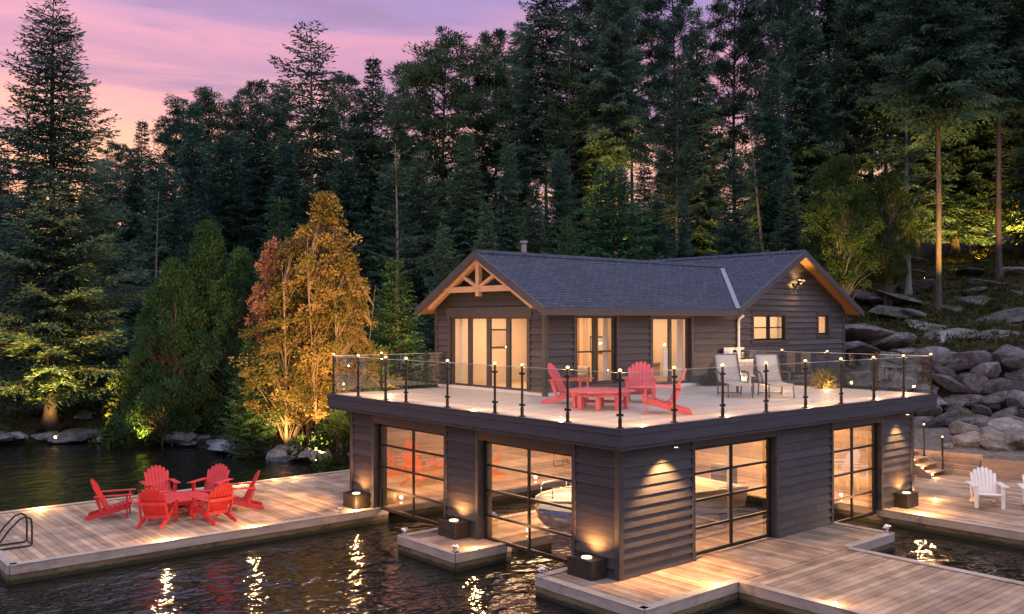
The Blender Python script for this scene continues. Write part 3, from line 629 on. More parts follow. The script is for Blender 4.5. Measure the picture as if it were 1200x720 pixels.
# --- forest wall
def ordinal(i): return ['first','second','third','fourth','fifth','sixth','seventh','eighth','ninth','tenth','eleventh','twelfth','thirteenth','fourteenth','fifteenth','sixteenth','seventeenth','eighteenth','nineteenth','twentieth'][i]
mid=[('spruceB',100,53,205,.8),('spruceA',155,52,170,1.0),('spruceC',195,50,190,1.0),('spruceB',225,56,120,.95),('spruceC',262,53,150,1.0),('spruceA',300,56,120,.95),('spruceB',335,52,165,1.0),('spruceA',405,52,170,1.0),
     ('spruceB',452,52,190,1.0),('spruceC',492,50,175,.95),('spruceA',545,50,150,1.0),('spruceB',596,49,165,.95),('spruceC',655,50,172,.85),('spruceA',690,54,24,.75),('spruceB',755,50,165,.9),('spruceA',818,54,4,.72),('firD',905,52,60,1.0),('spruceB',945,56,-30,.9),('spruceC',1000,58,-20,.9)]
for i,(k,u,t,v,w) in enumerate(mid):
    tree(k,'spruce_tree',f'dark spruce in the middle forest row, {ordinal(i)} of it counted from the left','tree',u,t,v,w,group='middle row of dark spruces')
mid2=[('spruceC',120,62,185,1.1),('spruceB',180,62,178,1.1),('spruceA',245,63,168,1.1),('spruceC',285,62,160,1.1),('spruceB',350,63,160,1.1),('spruceA',385,61,165,1.1),('spruceC',430,62,165,1.1),('spruceB',475,62,160,1.0),('spruceA',515,61,185,1.1),('spruceC',560,62,180,1.1),('spruceB',612,61,190,1.1),('spruceA',665,62,190,1.1),('spruceC',725,62,185,1.1),('spruceB',775,62,180,1.1),('spruceA',835,62,190,1.1),('spruceC',890,63,170,1.1),('spruceB',960,64,130,1.0),('spruceC',40,60,200,1.1),('spruceA',0,58,170,1.1)]
for i,(k,u,t,v,w) in enumerate(sorted(mid2,key=lambda q:q[1])):
    tree(k,'spruce_tree',f'dark spruce in the shaded rear forest row, {ordinal(i)} of it counted from the left','tree',u,t,v,w,group='shaded second row of spruces')
back=[('pineA',135,68,165,.9),('firD',165,70,138,1.0),('pineC',205,68,112,.95),('pineB',243,72,104,.9),('pineA',300,70,94,1.0),('pineC',330,72,95,.8),('pineA',402,70,84,.9),('pineC',470,70,84,.8),
      ('pineC',612,70,24,.8),('pineA',690,68,-60,.75),('pineB',742,72,-30,.7),('pineC',790,70,-70,.7),('pineA',862,70,-50,.75),('pineC',915,68,-110,.8),('pineA',970,72,-120,1.0),('pineB',1020,70,-130,.9),('pineC',1062,72,-150,1.0)]
for i,(k,u,t,v,w) in enumerate(back):
    tree(k,'pine_tree',f'lacy dark pine on the forest skyline, {ordinal(i)} of those counted from the left','tree',u,t,v,w,group='skyline row of lacy pines')
right=[('spruceB',1075,62,-20,.9),('spruceA',1120,64,-60,1.0),('spruceC',1150,68,-40,1.0),('pineC',1135,72,-120,1.0),('spruceB',1205,66,-60,1.0),('spruceA',1235,60,-80,1.0),('pineA',1180,76,-100,1.1),('pineC',1090,80,-100,1.1)]
for i,(k,u,t,v,w) in enumerate(sorted(right,key=lambda q:q[1])):
    tree(k,'conifer_tree',f'dark conifer deep in the hillside wood, {ordinal(i)} of those counted from the left','tree',u,t,v,w,group='deep wood on the right hillside',base_off=0)
low=[('spruceC',20,50,250,1.0),('spruceB',75,58,215,1.0),('spruceA',-25,52,120,1.0),('spruceC',180,46,330,1.0),('spruceB',410,45,330,1.0),('spruceA',440,44,345,.9),('spruceC',520,44,265,.9),('spruceB',570,45,235,.9),('spruceA',625,45,215,.85),('spruceC',770,46,225,.8),('spruceB',800,44,215,.8),('spruceA',925,47,195,.85),('spruceB',350,44,330,.9)]
for i,(k,u,t,v,w) in enumerate(sorted(low,key=lambda q:q[1])):
    tree(k,'spruce_tree',f'lower dark spruce along the forest front, {ordinal(i)} of those counted from the left','tree',u,t,v,w,group='lower front spruces')
for i,(u,t,v,w,l) in enumerate([(178,39,432,.8,'yellow lit bush on the left flank of the big cedar'),(430,32,470,1.0,'low bush behind the left end of the boathouse'),(1165,43,352,.9,'mossy green bush on the right slope'),(1192,42,368,.9,'green bush at the right edge above the rock wall')]):
    tree('bush','bush',l,'bush',u,t,v,w,group='low bushes')

# far-off wood closing the shore on both sides of the trees one can tell apart
def far_wood():
    g=np.random.RandomState(9); Vs=[];Fs=[];Ts=[];n0=0
    spots=[(-40-k*52+g.uniform(-15,15),g.uniform(52,78)) for k in range(14)]+[(-60-k*75+g.uniform(-20,20),g.uniform(80,98)) for k in range(9)]+[(1270+k*70+g.uniform(-20,20),g.uniform(52,75)) for k in range(8)]
    src=[]
    for key in ('spruceB','firD','spruceC'):
        me=PROTO[key][1]; v=np.empty(len(me.vertices)*3,np.float32); me.vertices.foreach_get('co',v); src.append((v.reshape(-1,3),np.arange(len(me.vertices),dtype=np.int32).reshape(-1,4),PROTO[key][2]))
    for i,(u,t) in enumerate(spots):
        x,y=spot_xy(u,t)
        if shore_dist(np.array([x]),np.array([y]))[0]<2: continue
        v,f,H=src[i%3]; k=g.uniform(13,20)/H; a=g.uniform(0,6.3); R2=np.array([[math.cos(a),-math.sin(a),0],[math.sin(a),math.cos(a),0],[0,0,1]])
        Vs.append((v@R2.T)*k*np.array([1.1,1.1,1])+np.array([x,y,tz(x,y)-.3])); Fs.append(f+n0); n0+=len(v); Ts.append(np.repeat(g.uniform(0,.9,len(f)//60+1),60)[:len(f)])
    o=mesh_obj('distant_wood',np_mesh('distant_wood',np.concatenate(Vs),np.concatenate(Fs),M['spruce'],np.concatenate(Ts))); o['kind']='stuff'; o['label']='dark wood closing the far shore'
far_wood()
# ================================================================== ROCKS
def rock_mesh(name,seed,mat,flat=.62,facets=16):
    import bmesh
    g=np.random.RandomState(seed); bm=bmesh.new(); bmesh.ops.create_icosphere(bm,subdivisions=5,radius=1)
    pn=unit(g.normal(0,1,(facets,3))); pd=g.uniform(.62,1.0,facets)
    for v in bm.verts:
        d=np.array(v.co); c=pn@d; rr=np.min(np.where(c>.05,pd/np.maximum(c,.05),9)); rr=min(rr,1.15)
        rr*=1+.02*math.sin(7*d[0]+seed)+.02*math.sin(11*d[1]+3*d[2]+seed)+.010*math.sin(29*d[0]+23*d[2]+3*math.sin(9*d[1]))+.008*math.sin(41*d[1]+17*d[0])
        lay=9.0*(d[2]+.35*d[0]+.2*math.sin(3*d[1]+seed)); rr*=1-.035*max(0,1-abs((lay%2)-1)*5)
        v.co=Vector(d*rr*np.array([1,.85,flat]))
    me=bpy.data.meshes.new(name); bm.to_mesh(me); bm.free(); me.polygons.foreach_set('use_smooth',[False]*len(me.polygons)); me.materials.append(mat); return me
RK=[rock_mesh('rock',100+i,M['rock'],flat=.46+.05*(i%4),facets=11) for i in range(7)]
RP=[rock_mesh('boulder',200+i,M['rock_pale'],flat=.68) for i in range(4)]
RW=[rock_mesh('shore_rock',300+i,M['rock_wet'],flat=.5) for i in range(5)]
def rock(me,name,label,cat,p,s,rz,group,tilt=(0,0)):
    o=bpy.data.objects.new(name,me); COL.objects.link(o); o.location=p; o.scale=s; o.rotation_euler=(tilt[0],tilt[1],rz); tag(o,label,cat,group); return o
g=np.random.RandomState(5)
# shoreline rocks, far left bank
seg=[]; pts=np.array(SHORE[2:11])
for i in range(len(pts)-1):
    L=np.hypot(*(pts[i+1]-pts[i])); n=max(1,int(L/.6))
    for k in range(n): seg.append(pts[i]+(pts[i+1]-pts[i])*((k+g.rand())/n))
seg=[s for s in seg if s[0]>-9]
names=['flat','blocky','low','rounded']
for i,s in enumerate(seg):
    r=g.uniform(.34,.90); q=s+g.normal(0,.35,2)+np.array([.12,.10]); kind=i%4
    rock(RW[i%5],'shore_rock',f'{names[kind]} dark wet rock at the far waterline, {i+1} along the bank from the left','rock',(q[0],q[1],WATER+.14+g.uniform(0,.22)),(r*g.uniform(.9,1.6),r,r*g.uniform(.6,1.0)),g.uniform(0,6.3),'wet rocks along the far waterline')
for i,(u,t,sx,sz,l) in enumerate([(168,37.6,.85,.75,'big pale rounded rock on the far bank left of the cedar'),(190,37.2,.7,.5,'slanted pale slab leaning on the far bank left of the cedar'),(132,37.4,.75,.5,'flat bluish slab at the water, right of the uplit spruce'),(215,36.4,.8,.4,'long flat pale slab under the cedar at the water'),(100,41,.55,.4,'brown rock lit by the lamp beside the uplit spruce')]):
    x,y=spot_xy(u,t); rock(RK[i],'bank_rock',l,'rock',(x,y,tz(x,y)+.12),(sx,sx*.7,sz),g.uniform(0,6),'pale rocks on the far bank',(g.uniform(-.4,.4),g.uniform(-.3,.3)))
# boulder wall above the landing
wl=wthing('rock_retaining_wall','dry stacked boulder wall rising beyond the landing at the right edge','wall',(23,3.5,1))
W0=np.array([18.9,7.9]); W1=np.array([22.2,4.3]); W2=np.array([24.2,1.2]); W3=np.array([27.5,-4.0])
def wpt(s):
    if s<.4: return W0+(W1-W0)*s/.4
    if s<.7: return W1+(W2-W1)*(s-.4)/.3
    return W2+(W3-W2)*(s-.7)/.3
nrm=np.array([.79,.61]); k=0
for row in range(6):
    n=16-(row%2)
    for j in range(n):
        s=(j+.5*(row%2)+g.uniform(.2,.6))/n
        if s>1: continue
        p=wpt(s)+nrm*(row*.30+g.uniform(-.15,.15)); r=g.uniform(.42,.70)
        o=bpy.data.objects.new('stone',RK[g.randint(7)]); COL.objects.link(o)
        o.location=(p[0],p[1],.95+row*.46+g.uniform(-.16,.16)); o.scale=(r*g.uniform(.75,1.7),r*.95,r*g.uniform(.6,1.25)); o.rotation_euler=(g.uniform(-.7,.7),g.uniform(-.6,.6),math.atan2(-.79,.61)+g.uniform(-.5,.5))
        setpar(o,wl); k+=1
# pile of pale boulders beside the timber steps
for i,(u,v,t,s,l) in enumerate([(1131,505,31.6,.60,'rounded grey boulder at the left end of the boulder pile, upper row'),(1150,498,31.9,.62,'pale rounded boulder on top of the boulder pile'),(1175,504,31.6,.80,'long flat pale boulder on top right of the pile'),(1136,519,30.9,.66,'brown grey boulder at the lower left of the pile'),(1165,522,30.4,.85,'widest low boulder in the front of the pile'),(1199,516,30.0,.85,'large pale boulder cut by the right edge of the photo'),(1187,497,32.6,.6,'boulder at the back of the pile'),(1112,529,30.6,.26,'small stone at the left foot of the boulder pile')]):
    p=at(u,v,t); z=tz(p[0],p[1]); rock(RP[i%4],'boulder',l,'boulder',(p[0],p[1],max(p[2],z+s*.25)),(s*.92,s*.82,s*.74),g.uniform(0,6),'pale boulder pile by the timber steps')
# slabs scattered over the right hillside
sl=[(1005,385,39,1.7,'broad lavender grey slab right of the cottage gable'),(1030,398,38.5,1.3,'second slab below the broad one right of the gable'),(1000,408,37.5,1.2,'rounded outcrop close to the right corner of the cottage'),(1062,410,37.5,.9,'slab behind the last railing posts'),(1052,344,47,1.1,'flat pale slab high on the slope left of the lamplit trunk'),(1045,362,44.5,.95,'pale boulder below the flat high slab'),(1068,364,44.5,.8,'angular stone beside the pale boulder left of the lamplit trunk'),(1138,314,56,.9,'small pale slab left of the dark straight trunk'),(1138,337,50,.6,'little white stone on the slope right of the lamplit trunk'),(1150,398,39,.9,'mossy ledge above the rock wall'),(1180,402,39,.8,'grey ledge above the rock wall at the right'),(1040,422,36.5,1.0,'grey rock seen through the glass near the corner post'),(1010,432,36,.9,'brown rock seen through the glass behind the loungers'),(1100,398,40,.7,'low stone at the roots of the lamplit trunk'),(1190,345,50,.8,'stone by the right edge high on the slope'),(1085,428,36.8,.9,'rock where the boulder wall meets the deck corner'),
(1120,372,45,1.0,'dark ledge just downslope of the lamplit trunk'),(1150,362,47,1.2,'broad mossy ledge across the slope beyond the lamplit trunk'),(1090,385,42,1.1,'dark ledge below the roots of the lamplit trunk'),(1125,405,39.5,1.2,'wide mossy ledge just above the boulder wall'),(1170,380,42,1.3,'wide dark ledge between the two tall trunks'),(1075,330,52,1.2,'dark ledge far up the slope behind the lamplit trunk'),(1020,345,48,1.2,'dark ledge above the cottage eave'),(1160,330,53,1.1,'dark ledge under the dark straight trunk'),(1195,325,55,1.1,'ledge at the photo edge under the high trees')]
for i,(u,v,t,s,l) in enumerate(sl):
    x,y=spot_xy(u,t); z=tz(x,y); zz=CAM[2]+(375.5-v)/FPX*t
    rock(RK[i%7],'hillside_rock',l,'rock',(x,y,min(max(z-.05,zz-.2),z+.9)),(s*1.15,s*.9,s*.5),g.uniform(0,6),'slabs on the right hillside',(g.uniform(-.25,.25),g.uniform(-.25,.25)))
# undergrowth that nobody could count
def undergrowth():
    g=np.random.RandomState(77); P=[];D=[];T=[];n=0
    while n<2300:
        if g.rand()<.45: u=g.uniform(-40,460); t=g.uniform(32,52)
        else: u=g.uniform(940,1230); t=g.uniform(36,64)
        x,y=spot_xy(u,t); d=float(shore_dist(np.array([x]),np.array([y]))[0])
        if d<.5 or (u>500 and float(shore_dist(np.array([x]),np.array([y]),WALL)[0])<.5): continue
        z=tz(x,y); m=g.randint(9,22); a=g.uniform(0,2*PI,m); el=g.uniform(.2,1.1,m)
        dd=np.stack([np.cos(a)*np.cos(el),np.sin(a)*np.cos(el),np.sin(el)],1); P.append(np.repeat([[x,y,z]],m,0)+g.normal(0,.14,(m,3))*np.array([1,1,.2])); D.append(dd); T.append(np.full(m,g.rand())); n+=1
    P=np.concatenate(P);D=np.concatenate(D);T=np.concatenate(T);k=len(P)
    V,F=leaf_quads(P,D,unit(g.normal(0,.5,(k,3))+np.array([0,0,1])),g.uniform(.15,.42,k),g.uniform(.04,.11,k))
    o=mesh_obj('undergrowth',np_mesh('undergrowth',V,F,M['fern'],T)); o['kind']='stuff'; o['label']='ferns and low growth on the forest floor'
undergrowth()
# ================================================================== LAP SIDING
E_=.19
def lap(mb,o,u,n,L,z0,z1,openings=(),top=None,inner=.10,exp=E_,proud=.046):
    """horizontal lap boards on a wall: origin o, unit along u, outward normal n; openings (s0,s1,za,zb); top(z)->(s0,s1) for gables"""
    o=Vector(o);u=Vector(u);n=Vector(n)
    nb=int(math.ceil((z1-z0)/exp-1e-6)); jr=random.Random(int(abs(o.x*31+o.y*17+L*7)*10))
    for k in range(nb):
        a=z0+k*exp; b=min(z1,a+exp)
        cuts=sorted({a,b,*[c for op in openings for c in op[2:4] if a+1e-4<c<b-1e-4]})
        tone=rnd.random()
        for ca,cb in zip(cuts[:-1],cuts[1:]):
            mid=(ca+cb)/2
            if top:
                lo0,hi0=top(ca); lo1,hi1=top(cb)
            else: lo0=lo1=0; hi0=hi1=L
            if hi0-lo0<.02: continue
            segs=[(max(lo0,0),min(hi0,L),max(lo1,0),min(hi1,L))]
            for s0,s1,za,zb in openings:
                if za-1e-4<=ca and cb<=zb+1e-4:
                    ns=[]
                    for a0,a1,b0,b1 in segs:
                        if a0<s0: ns.append((a0,min(a1,s0),b0,min(b1,s0)))
                        if a1>s1: ns.append((max(a0,s1),a1,max(b0,s1),b1))
                    segs=ns
            sp=[]
            for a0,a1,b0,b1 in segs:
                j=jr.uniform(.25,.75); c=a0+(a1-a0)*j
                if a1-a0>1.6 and a1-a0>.9*(b1-b0)>0 and jr.random()<.75: sp+=[(a0,c-.002,b0,c-.002),(c+.002,a1,c+.002,b1)]
                else: sp.append((a0,a1,b0,b1))
            for a0,a1,b0,b1 in sp:
                if a1-a0<.01: continue
                tone=jr.random()
                f0=proud*(1-(ca-a)/exp)+.008; f1=proud*(1-(cb-a)/exp)+.008
                P=lambda s,z,d: o+u*s+n*d+Vector((0,0,z))
                mb.hexa([P(a0,ca,-inner),P(a1,ca,-inner),P(a1,ca,f0),P(a0,ca,f0),P(b0,cb,-inner),P(b1,cb,-inner),P(b1,cb,f1),P(b0,cb,f1)],tone)
    return mb
def framed_pane(root,name,o,u,n,s0,s1,z0,z1,glass,fmat,fw=.06,mull=(),bars=(),depth=.06,bw=.035,pane_name='pane'):
    """a framed glazed unit: frame mesh under root with the pane as its child"""
    o=Vector(o);u=Vector(u);n=Vector(n); mb=MB()
    P=lambda s,z,d: o+u*s+n*d+Vector((0,0,z))
    def bar(a0,a1,b0,b1,d=depth):
        mb.hexa([P(a0,b0,-d/2),P(a1,b0,-d/2),P(a1,b0,d/2),P(a0,b0,d/2),P(a0,b1,-d/2),P(a1,b1,-d/2),P(a1,b1,d/2),P(a0,b1,d/2)],.5)
    bar(s0,s0+fw,z0,z1); bar(s1-fw,s1,z0,z1); bar(s0+fw,s1-fw,z0,z0+fw); bar(s0+fw,s1-fw,z1-fw,z1)
    for m in mull: bar(m-bw/2,m+bw/2,z0+fw,z1-fw,depth*.9)
    for b in bars: bar(s0+fw,s1-fw,b-bw/2,b+bw/2,depth*.8)
    f=mb.build(name,fmat,root)
    g=MB(); t=.004
    g.add([P(s0+.02,z0+.02,0),P(s1-.02,z0+.02,0),P(s1-.02,z1-.02,0),P(s0+.02,z1-.02,0)],[(0,1,2,3)])
    q=g.build(pane_name,glass,f); return f
# ================================================================== BOATHOUSE
BX,BY,H=11.45,9.67,2.9
EV=.49
bh=wthing('boathouse','dark clad boathouse in the lake with glazed boat doors under a roof terrace','boathouse',(0,0,0))
ZT=2.5   # wall top
DOORS_L=[(1.22,4.21,.0,2.22),(5.49,8.55,.0,2.22)]            # along y on x=0
DOORS_R=[(2.20,5.08,.0,2.28),(7.47,9.78,.0,2.26)]            # along x on y=0
def piers(L,doors):
    e=[0]+[q for a,b,_,_ in doors for q in (a,b)]+[L]; return [(e[i],e[i+1]) for i in range(0,len(e),2)]
for a,b in piers(BY,DOORS_L): lap(MB(),(0,a,0),(0,1,0),(-1,0,0),b-a,0.0,ZT).build('wall',M['siding'],bh)
for a,b in piers(BX,DOORS_R): lap(MB(),(a,0,0),(1,0,0),(0,-1,0),b-a,0.0,ZT).build('wall',M['siding'],bh)
lap(MB(),(BX,0,0),(0,1,0),(1,0,0),BY,-.3,ZT).build('wall',M['siding'],bh)
lap(MB(),(BX,BY,0),(-1,0,0),(0,1,0),BX,-.3,ZT).build('wall',M['siding'],bh)
t=MB()
for a,b,_,zt in DOORS_L:
    t=MB(); t.box((-.052,a+.007,zt),(.104,b-.007,ZT-.004)); t.box((-.056,a-.09,.006),(.30,a+.006,ZT-.003)); t.box((-.056,b-.006,.006),(.36,b+.09,ZT-.003)); t.build('door_trim',M['trim'],bh,bevel=.006)
for a,b,_,zt in DOORS_R:
    t=MB(); t.box((a+.007,-.052,zt),(b-.007,.104,ZT-.004)); t.box((a-.09,-.056,.006),(a+.006,.2,ZT-.003)); t.box((b-.006,-.056,.006),(b+.09,.2,ZT-.003)); t.build('door_trim',M['trim'],bh,bevel=.006)
for x,y in ((0,0),(BX,0),(0,BY),(BX,BY)):
    MB().box((x-.062,y-.062,-.02),(x+.062,y+.062,ZT-.006)).build('corner_board',M['trim'],bh,bevel=.006)
# roof terrace slab: soffit, fascia boards, flashing, floor
MB().box((-EV+.03,-EV+.03,ZT),(BX+EV-.03,BY+EV-.03,ZT+.06)).build('soffit',M['trim'],bh)
f=MB(); x0,y0,x1,y1=-EV,-EV,BX+EV,BY+EV
def ring(mb,zl,zh,out,th):
    mb.box((x0-out,y0-out,zl),(x1+out,y0-out+th,zh)); mb.box((x0-out,y1+out-th,zl),(x1+out,y1+out,zh))
    mb.box((x0-out,y0-out+th,zl),(x0-out+th,y1+out-th,zh)); mb.box((x1+out-th,y0-out+th,zl),(x1+out,y1+out-th,zh))
ring(f,H-.33,H-.115,0,.04); f.build('fascia',M['fascia'],bh,bevel=.004)
f=MB(); ring(f,H-.115,H-.012,.018,.045); f.build('fascia_cap',M['fascia'],bh,bevel=.004)
f=MB(); ring(f,H-.012,H+.006,.03,.10); f.build('edge_flashing',M['metal'] if False else M['fascia'],bh)
MB().box((x0+.05,y0+.05,ZT+.065),(x1-.05,y1-.05,H)).build('deck_floor',M['deck'],bh)
# interior linings
b=MB()
for k in range(14):
    z=-.2+k*.2
    if z<ZT-.02: b.box((BX-.13,.1,z),(BX-.105,BY-.1,min(z+.195,ZT-.02))); b.box((.1,BY-.13,z),(BX-.13,BY-.105,min(z+.195,ZT-.02)))
b.build('interior_wall',M['pine_board'],bh)
MB().box((.1,.1,ZT-.03),(BX-.1,BY-.1,ZT-.004)).build('ceiling',M['plaster'],bh)
# boat doors
def boat_door(o,u,n,s0,s1,zb,zt,mu,rec,nm='boat_door'):
    zz=[zb+(zt-zb)*k/4 for k in (1,2,3)]
    o2=Vector(o)-Vector(n)*rec
    return framed_pane(bh,nm,o2,u,n,s0,s1,zb,zt,M['door_glass'],M['black'],fw=.075,mull=mu,bars=zz,depth=.06,bw=.05)
for (a,b,_,zt) in DOORS_L:
    boat_door((0,0,0),(0,1,0),(-1,0,0),a+.01,b-.012,-.02,zt-.005,[a+(b-a)*.50],.15)
    k=MB(); k.box((.185,b-.05,-.1),(.215,b-.005,zt))
    for z in (.35,.95,1.55,2.0): k.box((.10,b-.10,z),(.19,b-.04,z+.06))
    k.build('door_track',M['black'],bh)
for (a,b,_,zt) in DOORS_R:
    boat_door((0,0,0),(1,0,0),(0,-1,0),a+.01,b-.012,.03 if a<5 else -.12,zt-.005,[a+(b-a)*.5],.13)
    k=MB(); k.box((b-.05,.165,-.1),(b-.005,.19,zt))
    for z in (.35,.95,1.55,2.0): k.box((b-.10,.08,z),(b-.04,.17,z+.06))
    k.build('door_track',M['black'],bh)
# wall downlights under the fascia
def downlight(x,y,aim,p=30,ang=72):
    MB().cyl((x,y,ZT),(x,y,ZT-.07),.035,.045,10).build('downlight',M['black'],bh)
    MB().cyl((x,y,ZT-.071),(x,y,ZT-.076),.034,.034,10).build('downlight_lens',M['lens'],bh)
    lamp('downlight_lamp','SPOT',(x,y,ZT-.09),p,size=.03,aim=aim,angle=ang,blend=.7,parent=bh)
downlight(1.18,-.40,(1.18,.04,-.3),85,92)
downlight(10.55,-.36,(10.55,.04,0),45,80)
downlight(.6,10.0,(-3.6,11.4,0),110,95)  # unseen downlight, added to brighten the long left dock
lamp('boathouse_ceiling_lamp','AREA',(4.0,4.5,ZT-.06),185,col=(1,.64,.37),aim=(4.0,4.5,0),sx=4,sy=5,parent=bh)
lamp('added_boat_lamp','SPOT',(.35,1.55,ZT-.14),60,col=(1,.74,.54),size=.12,aim=(1.6,3.0,.4),angle=130,blend=.6,parent=bh)  # added lamp without a fixture, brightens the boat behind the door glass
lamp('boathouse_ceiling_lamp','AREA',(9.0,3.5,ZT-.06),110,col=(1,.62,.33),aim=(9.0,3.5,0),sx=3,sy=5,parent=bh)
# piles that carry it
for x in (.3,4,7.3,BX-.3):
    for y in (.35,4.5,9.2): MB().cyl((x,y,-2.6),(x,y,-.04),.14,.14,10).build('pile',M['skirt'],bh)

# ================================================================== GLASS RAILING
HR=1.04
def railing(pts_list):
    rl=wthing('glass_railing','frameless glass railing round the roof terrace, black posts topped by small lit caps','railing',(x0+.1,y0+.1,H))
    def post(x,y,lit=True):
        p=MB(); p.cyl((x,y,H+.006),(x,y,H+.02),.075,.075,14); p.cyl((x,y,H+.02),(x,y,H+.19),.036,.036,12); p.cyl((x,y,H+.19),(x,y,H+HR),.027,.027,12)
        q=p.build('post',M['bronze'],rl,smooth=False)
        s=MB().sphere((x,y,H+HR+.022),.036,10,6,.8).build('post_cap',M['cap'] if lit else M['bronze'],q)
        if lit: lamp('post_lamp','POINT',(x,y,H+HR+.09),9.0,size=.03,parent=rl)
    def glass(a,b):
        a=Vector((*a,0)); b=Vector((*b,0)); d=(b-a).normalized(); a=a+d*.05; b=b-d*.05; nn=Vector((-d.y,d.x,0))*.005
        z0=Vector((0,0,H+.10)); z1=Vector((0,0,H+HR-.03))
        pn=MB().hexa([a-nn+z0,b-nn+z0,b+nn+z0,a+nn+z0,a-nn+z1,b-nn+z1,b+nn+z1,a+nn+z1]).build('glass_panel',M['rail_glass'],rl)
        MB().hexa([a-nn+z1+Vector((0,0,.001)),b-nn+z1+Vector((0,0,.001)),b+nn+z1+Vector((0,0,.001)),a+nn+z1+Vector((0,0,.001)),a-nn+z1+Vector((0,0,.010)),b-nn+z1+Vector((0,0,.010)),b+nn+z1+Vector((0,0,.010)),a+nn+z1+Vector((0,0,.010))]).build('glass_edge',M['glass_edge'],pn)
        for q in (a,b):
            for z in (H+.22,H+HR-.18):
                MB().box((q.x-.022,q.y-.022,z),(q.x+.022,q.y+.022,z+.045)).build('glass_clamp',M['bronze'],rl)
    for run,lit in pts_list:
        for i,pt in enumerate(run):
            if lit[i] is not None: post(pt[0],pt[1],lit[i])
        for i in range(len(run)-1): glass(run[i],run[i+1])
    return rl
xe=x0+.11; ye=y0+.11; xr=x1-.11; yb=y1-.11
left_y=[-.38,.99,2.33,3.21,4.90,6.57,7.47,8.77,10.05]
railing([([(xe,v) for v in left_y],[True]*9),
         ([(xe+(xr-xe)*k/8,ye) for k in range(9)],[None]+[True]*8),
         ([(xe,yb),(1.13,yb),(2.65,yb),(3.30,yb)],[None,True,False,None]),
         ([(xr,ye),(xr,1.15),(xr,2.68),(xr,4.2),(xr,5.55)],[None,False,True,True,None])])
# little puck lights on the terrace floor at the posts
pk=0
def puck(parent,x,y,z,p=1.2,r=.032,sz=.03):
    a=MB().cyl((x,y,z),(x,y,z+.012),r,r*.9,12).build('deck_light',M['lens'],parent)
    lamp('deck_light_lamp','POINT',(x,y,z+.15),p*.8,size=sz,parent=parent)
for x,y in ((0.64,8.83),(-.28,4.08),(-.22,1.35),(.35,-.3),(3.0,-.25),(6.1,-.25),(9.2,-.25),(10.7,-.25),(11.6,.2),(11.6,3.0),(11.6,4.6)):
    puck(bh,x,y,H+.002,1.6)

# ================================================================== DOCKS
def planks(mb,xa,xb,ya,yb_,along,w=.15,gap=.011,th=.035,z=0.0):
    rr=random.Random(int((xa+xb*3+ya*7+yb_*11)*100))
    lo,hi=(ya,yb_) if along=='x' else (xa,xb); p=lo
    while p<hi-.02:
        q=min(hi,p+w); e0,e1=(xa,xb) if along=='x' else (ya,yb_)
        cuts=[e0]; c=e0+rr.uniform(2.2,4.8)
        while c<e1-1.0: cuts.append(c); c+=rr.choice((3.0,3.66,4.2))
        cuts.append(e1)
        for a,b in zip(cuts[:-1],cuts[1:]):
            dz=rr.uniform(-.003,.003); tn=rr.random()
            if along=='x': mb.box((a+.002,p,z-th+dz),(b-.002,q-gap,z+dz),tn)
            else: mb.box((p,a+.002,z-th+dz),(q-gap,b-.002,z+dz),tn)
        p+=w
def dock(label,loc,rects,edges,lights=(),group='floating timber docks'):
    d=wthing('timber_dock',label,'dock',loc,group)
    mb=MB()
    for r in rects: planks(mb,*r)
    mb.build('planks',M['plank'],d)
    eb=MB(); sk=MB(); cp=MB()
    for a,b,nv in edges:
        a=Vector((*a,0)); b=Vector((*b,0)); n=Vector((*nv,0))
        def strip(m,d0,d1,za,zb):
            m.hexa([a+n*d0+Vector((0,0,za)),b+n*d0+Vector((0,0,za)),b+n*d1+Vector((0,0,za)),a+n*d1+Vector((0,0,za)),a+n*d0+Vector((0,0,zb)),b+n*d0+Vector((0,0,zb)),b+n*d1+Vector((0,0,zb)),a+n*d1+Vector((0,0,zb))])
        strip(eb,.002,.045,-.17,.006); strip(sk,-.02,.03,-.75,-.175)
        strip(cp,-.14,.055,.0075,.026)
    eb.build('edge_board',M['edge'],d,bevel=.006); sk.build('skirt',M['skirt'],d); cp.build('edge_cap',M['edge'],d,bevel=.004)
    for x,y,p in lights: puck(d,x,y,.027,p)
    return d
dock('long pale timber dock on the left carrying six red chairs','' or (-4.2,11.3,0),
  [(-8.46,9.6,8.5,14.25,'y')],
  [((-8.46,8.5),(0.35,8.5),(0,-1)),((-8.46,8.5),(-8.46,14.25),(-1,0)),((-8.46,14.25),(9.6,14.25),(0,1))],
  [(-5.34,8.62,9),(-6.62,14.1,7),(-.55,8.62,8),(-1.2,14.1,5),(-.1,14.1,3),(.6,14.1,3),(-3.3,8.62,6)])
dock('small timber dock finger between the two lakeside boat doors',(-.6,4.5,0),
  [(-1.2,.3,3.5,5.62,'x'),(.304,9.0,4.0,5.62,'x')],[((-1.2,3.5),(-1.2,5.62),(-1,0)),((-1.2,3.5),(.3,3.5),(0,-1)),((.3,4.0),(9.0,4.0),(0,-1)),((-1.2,5.62),(9.0,5.62),(0,1))],[(-.62,3.62,4)])
dock('timber dock round the near corner of the boathouse',(3,-.8,0),
  [(-1.0,7.5,-1.5,1.2,'y')],[((-1.0,-1.5),(-1.0,1.2),(-1,0)),((-1.0,-1.5),(1.6,-1.5),(0,-1)),((5.52,-1.5),(7.5,-1.5),(0,-1)),((7.5,-1.5),(7.5,1.2),(1,0)),((-1.0,1.2),(7.5,1.2),(0,1))],[(1.1,-1.36,2.0)])
dock('wide timber dock running out of the bottom right corner, boards lengthwise',(3.5,-5,0),
  [(1.6,5.52,-10.5,-1.51,'x')],[((1.6,-10.5),(1.6,-1.56),(-1,0)),((5.52,-10.5),(5.52,-1.56),(1,0))],[(1.75,-3.4,2.5)])
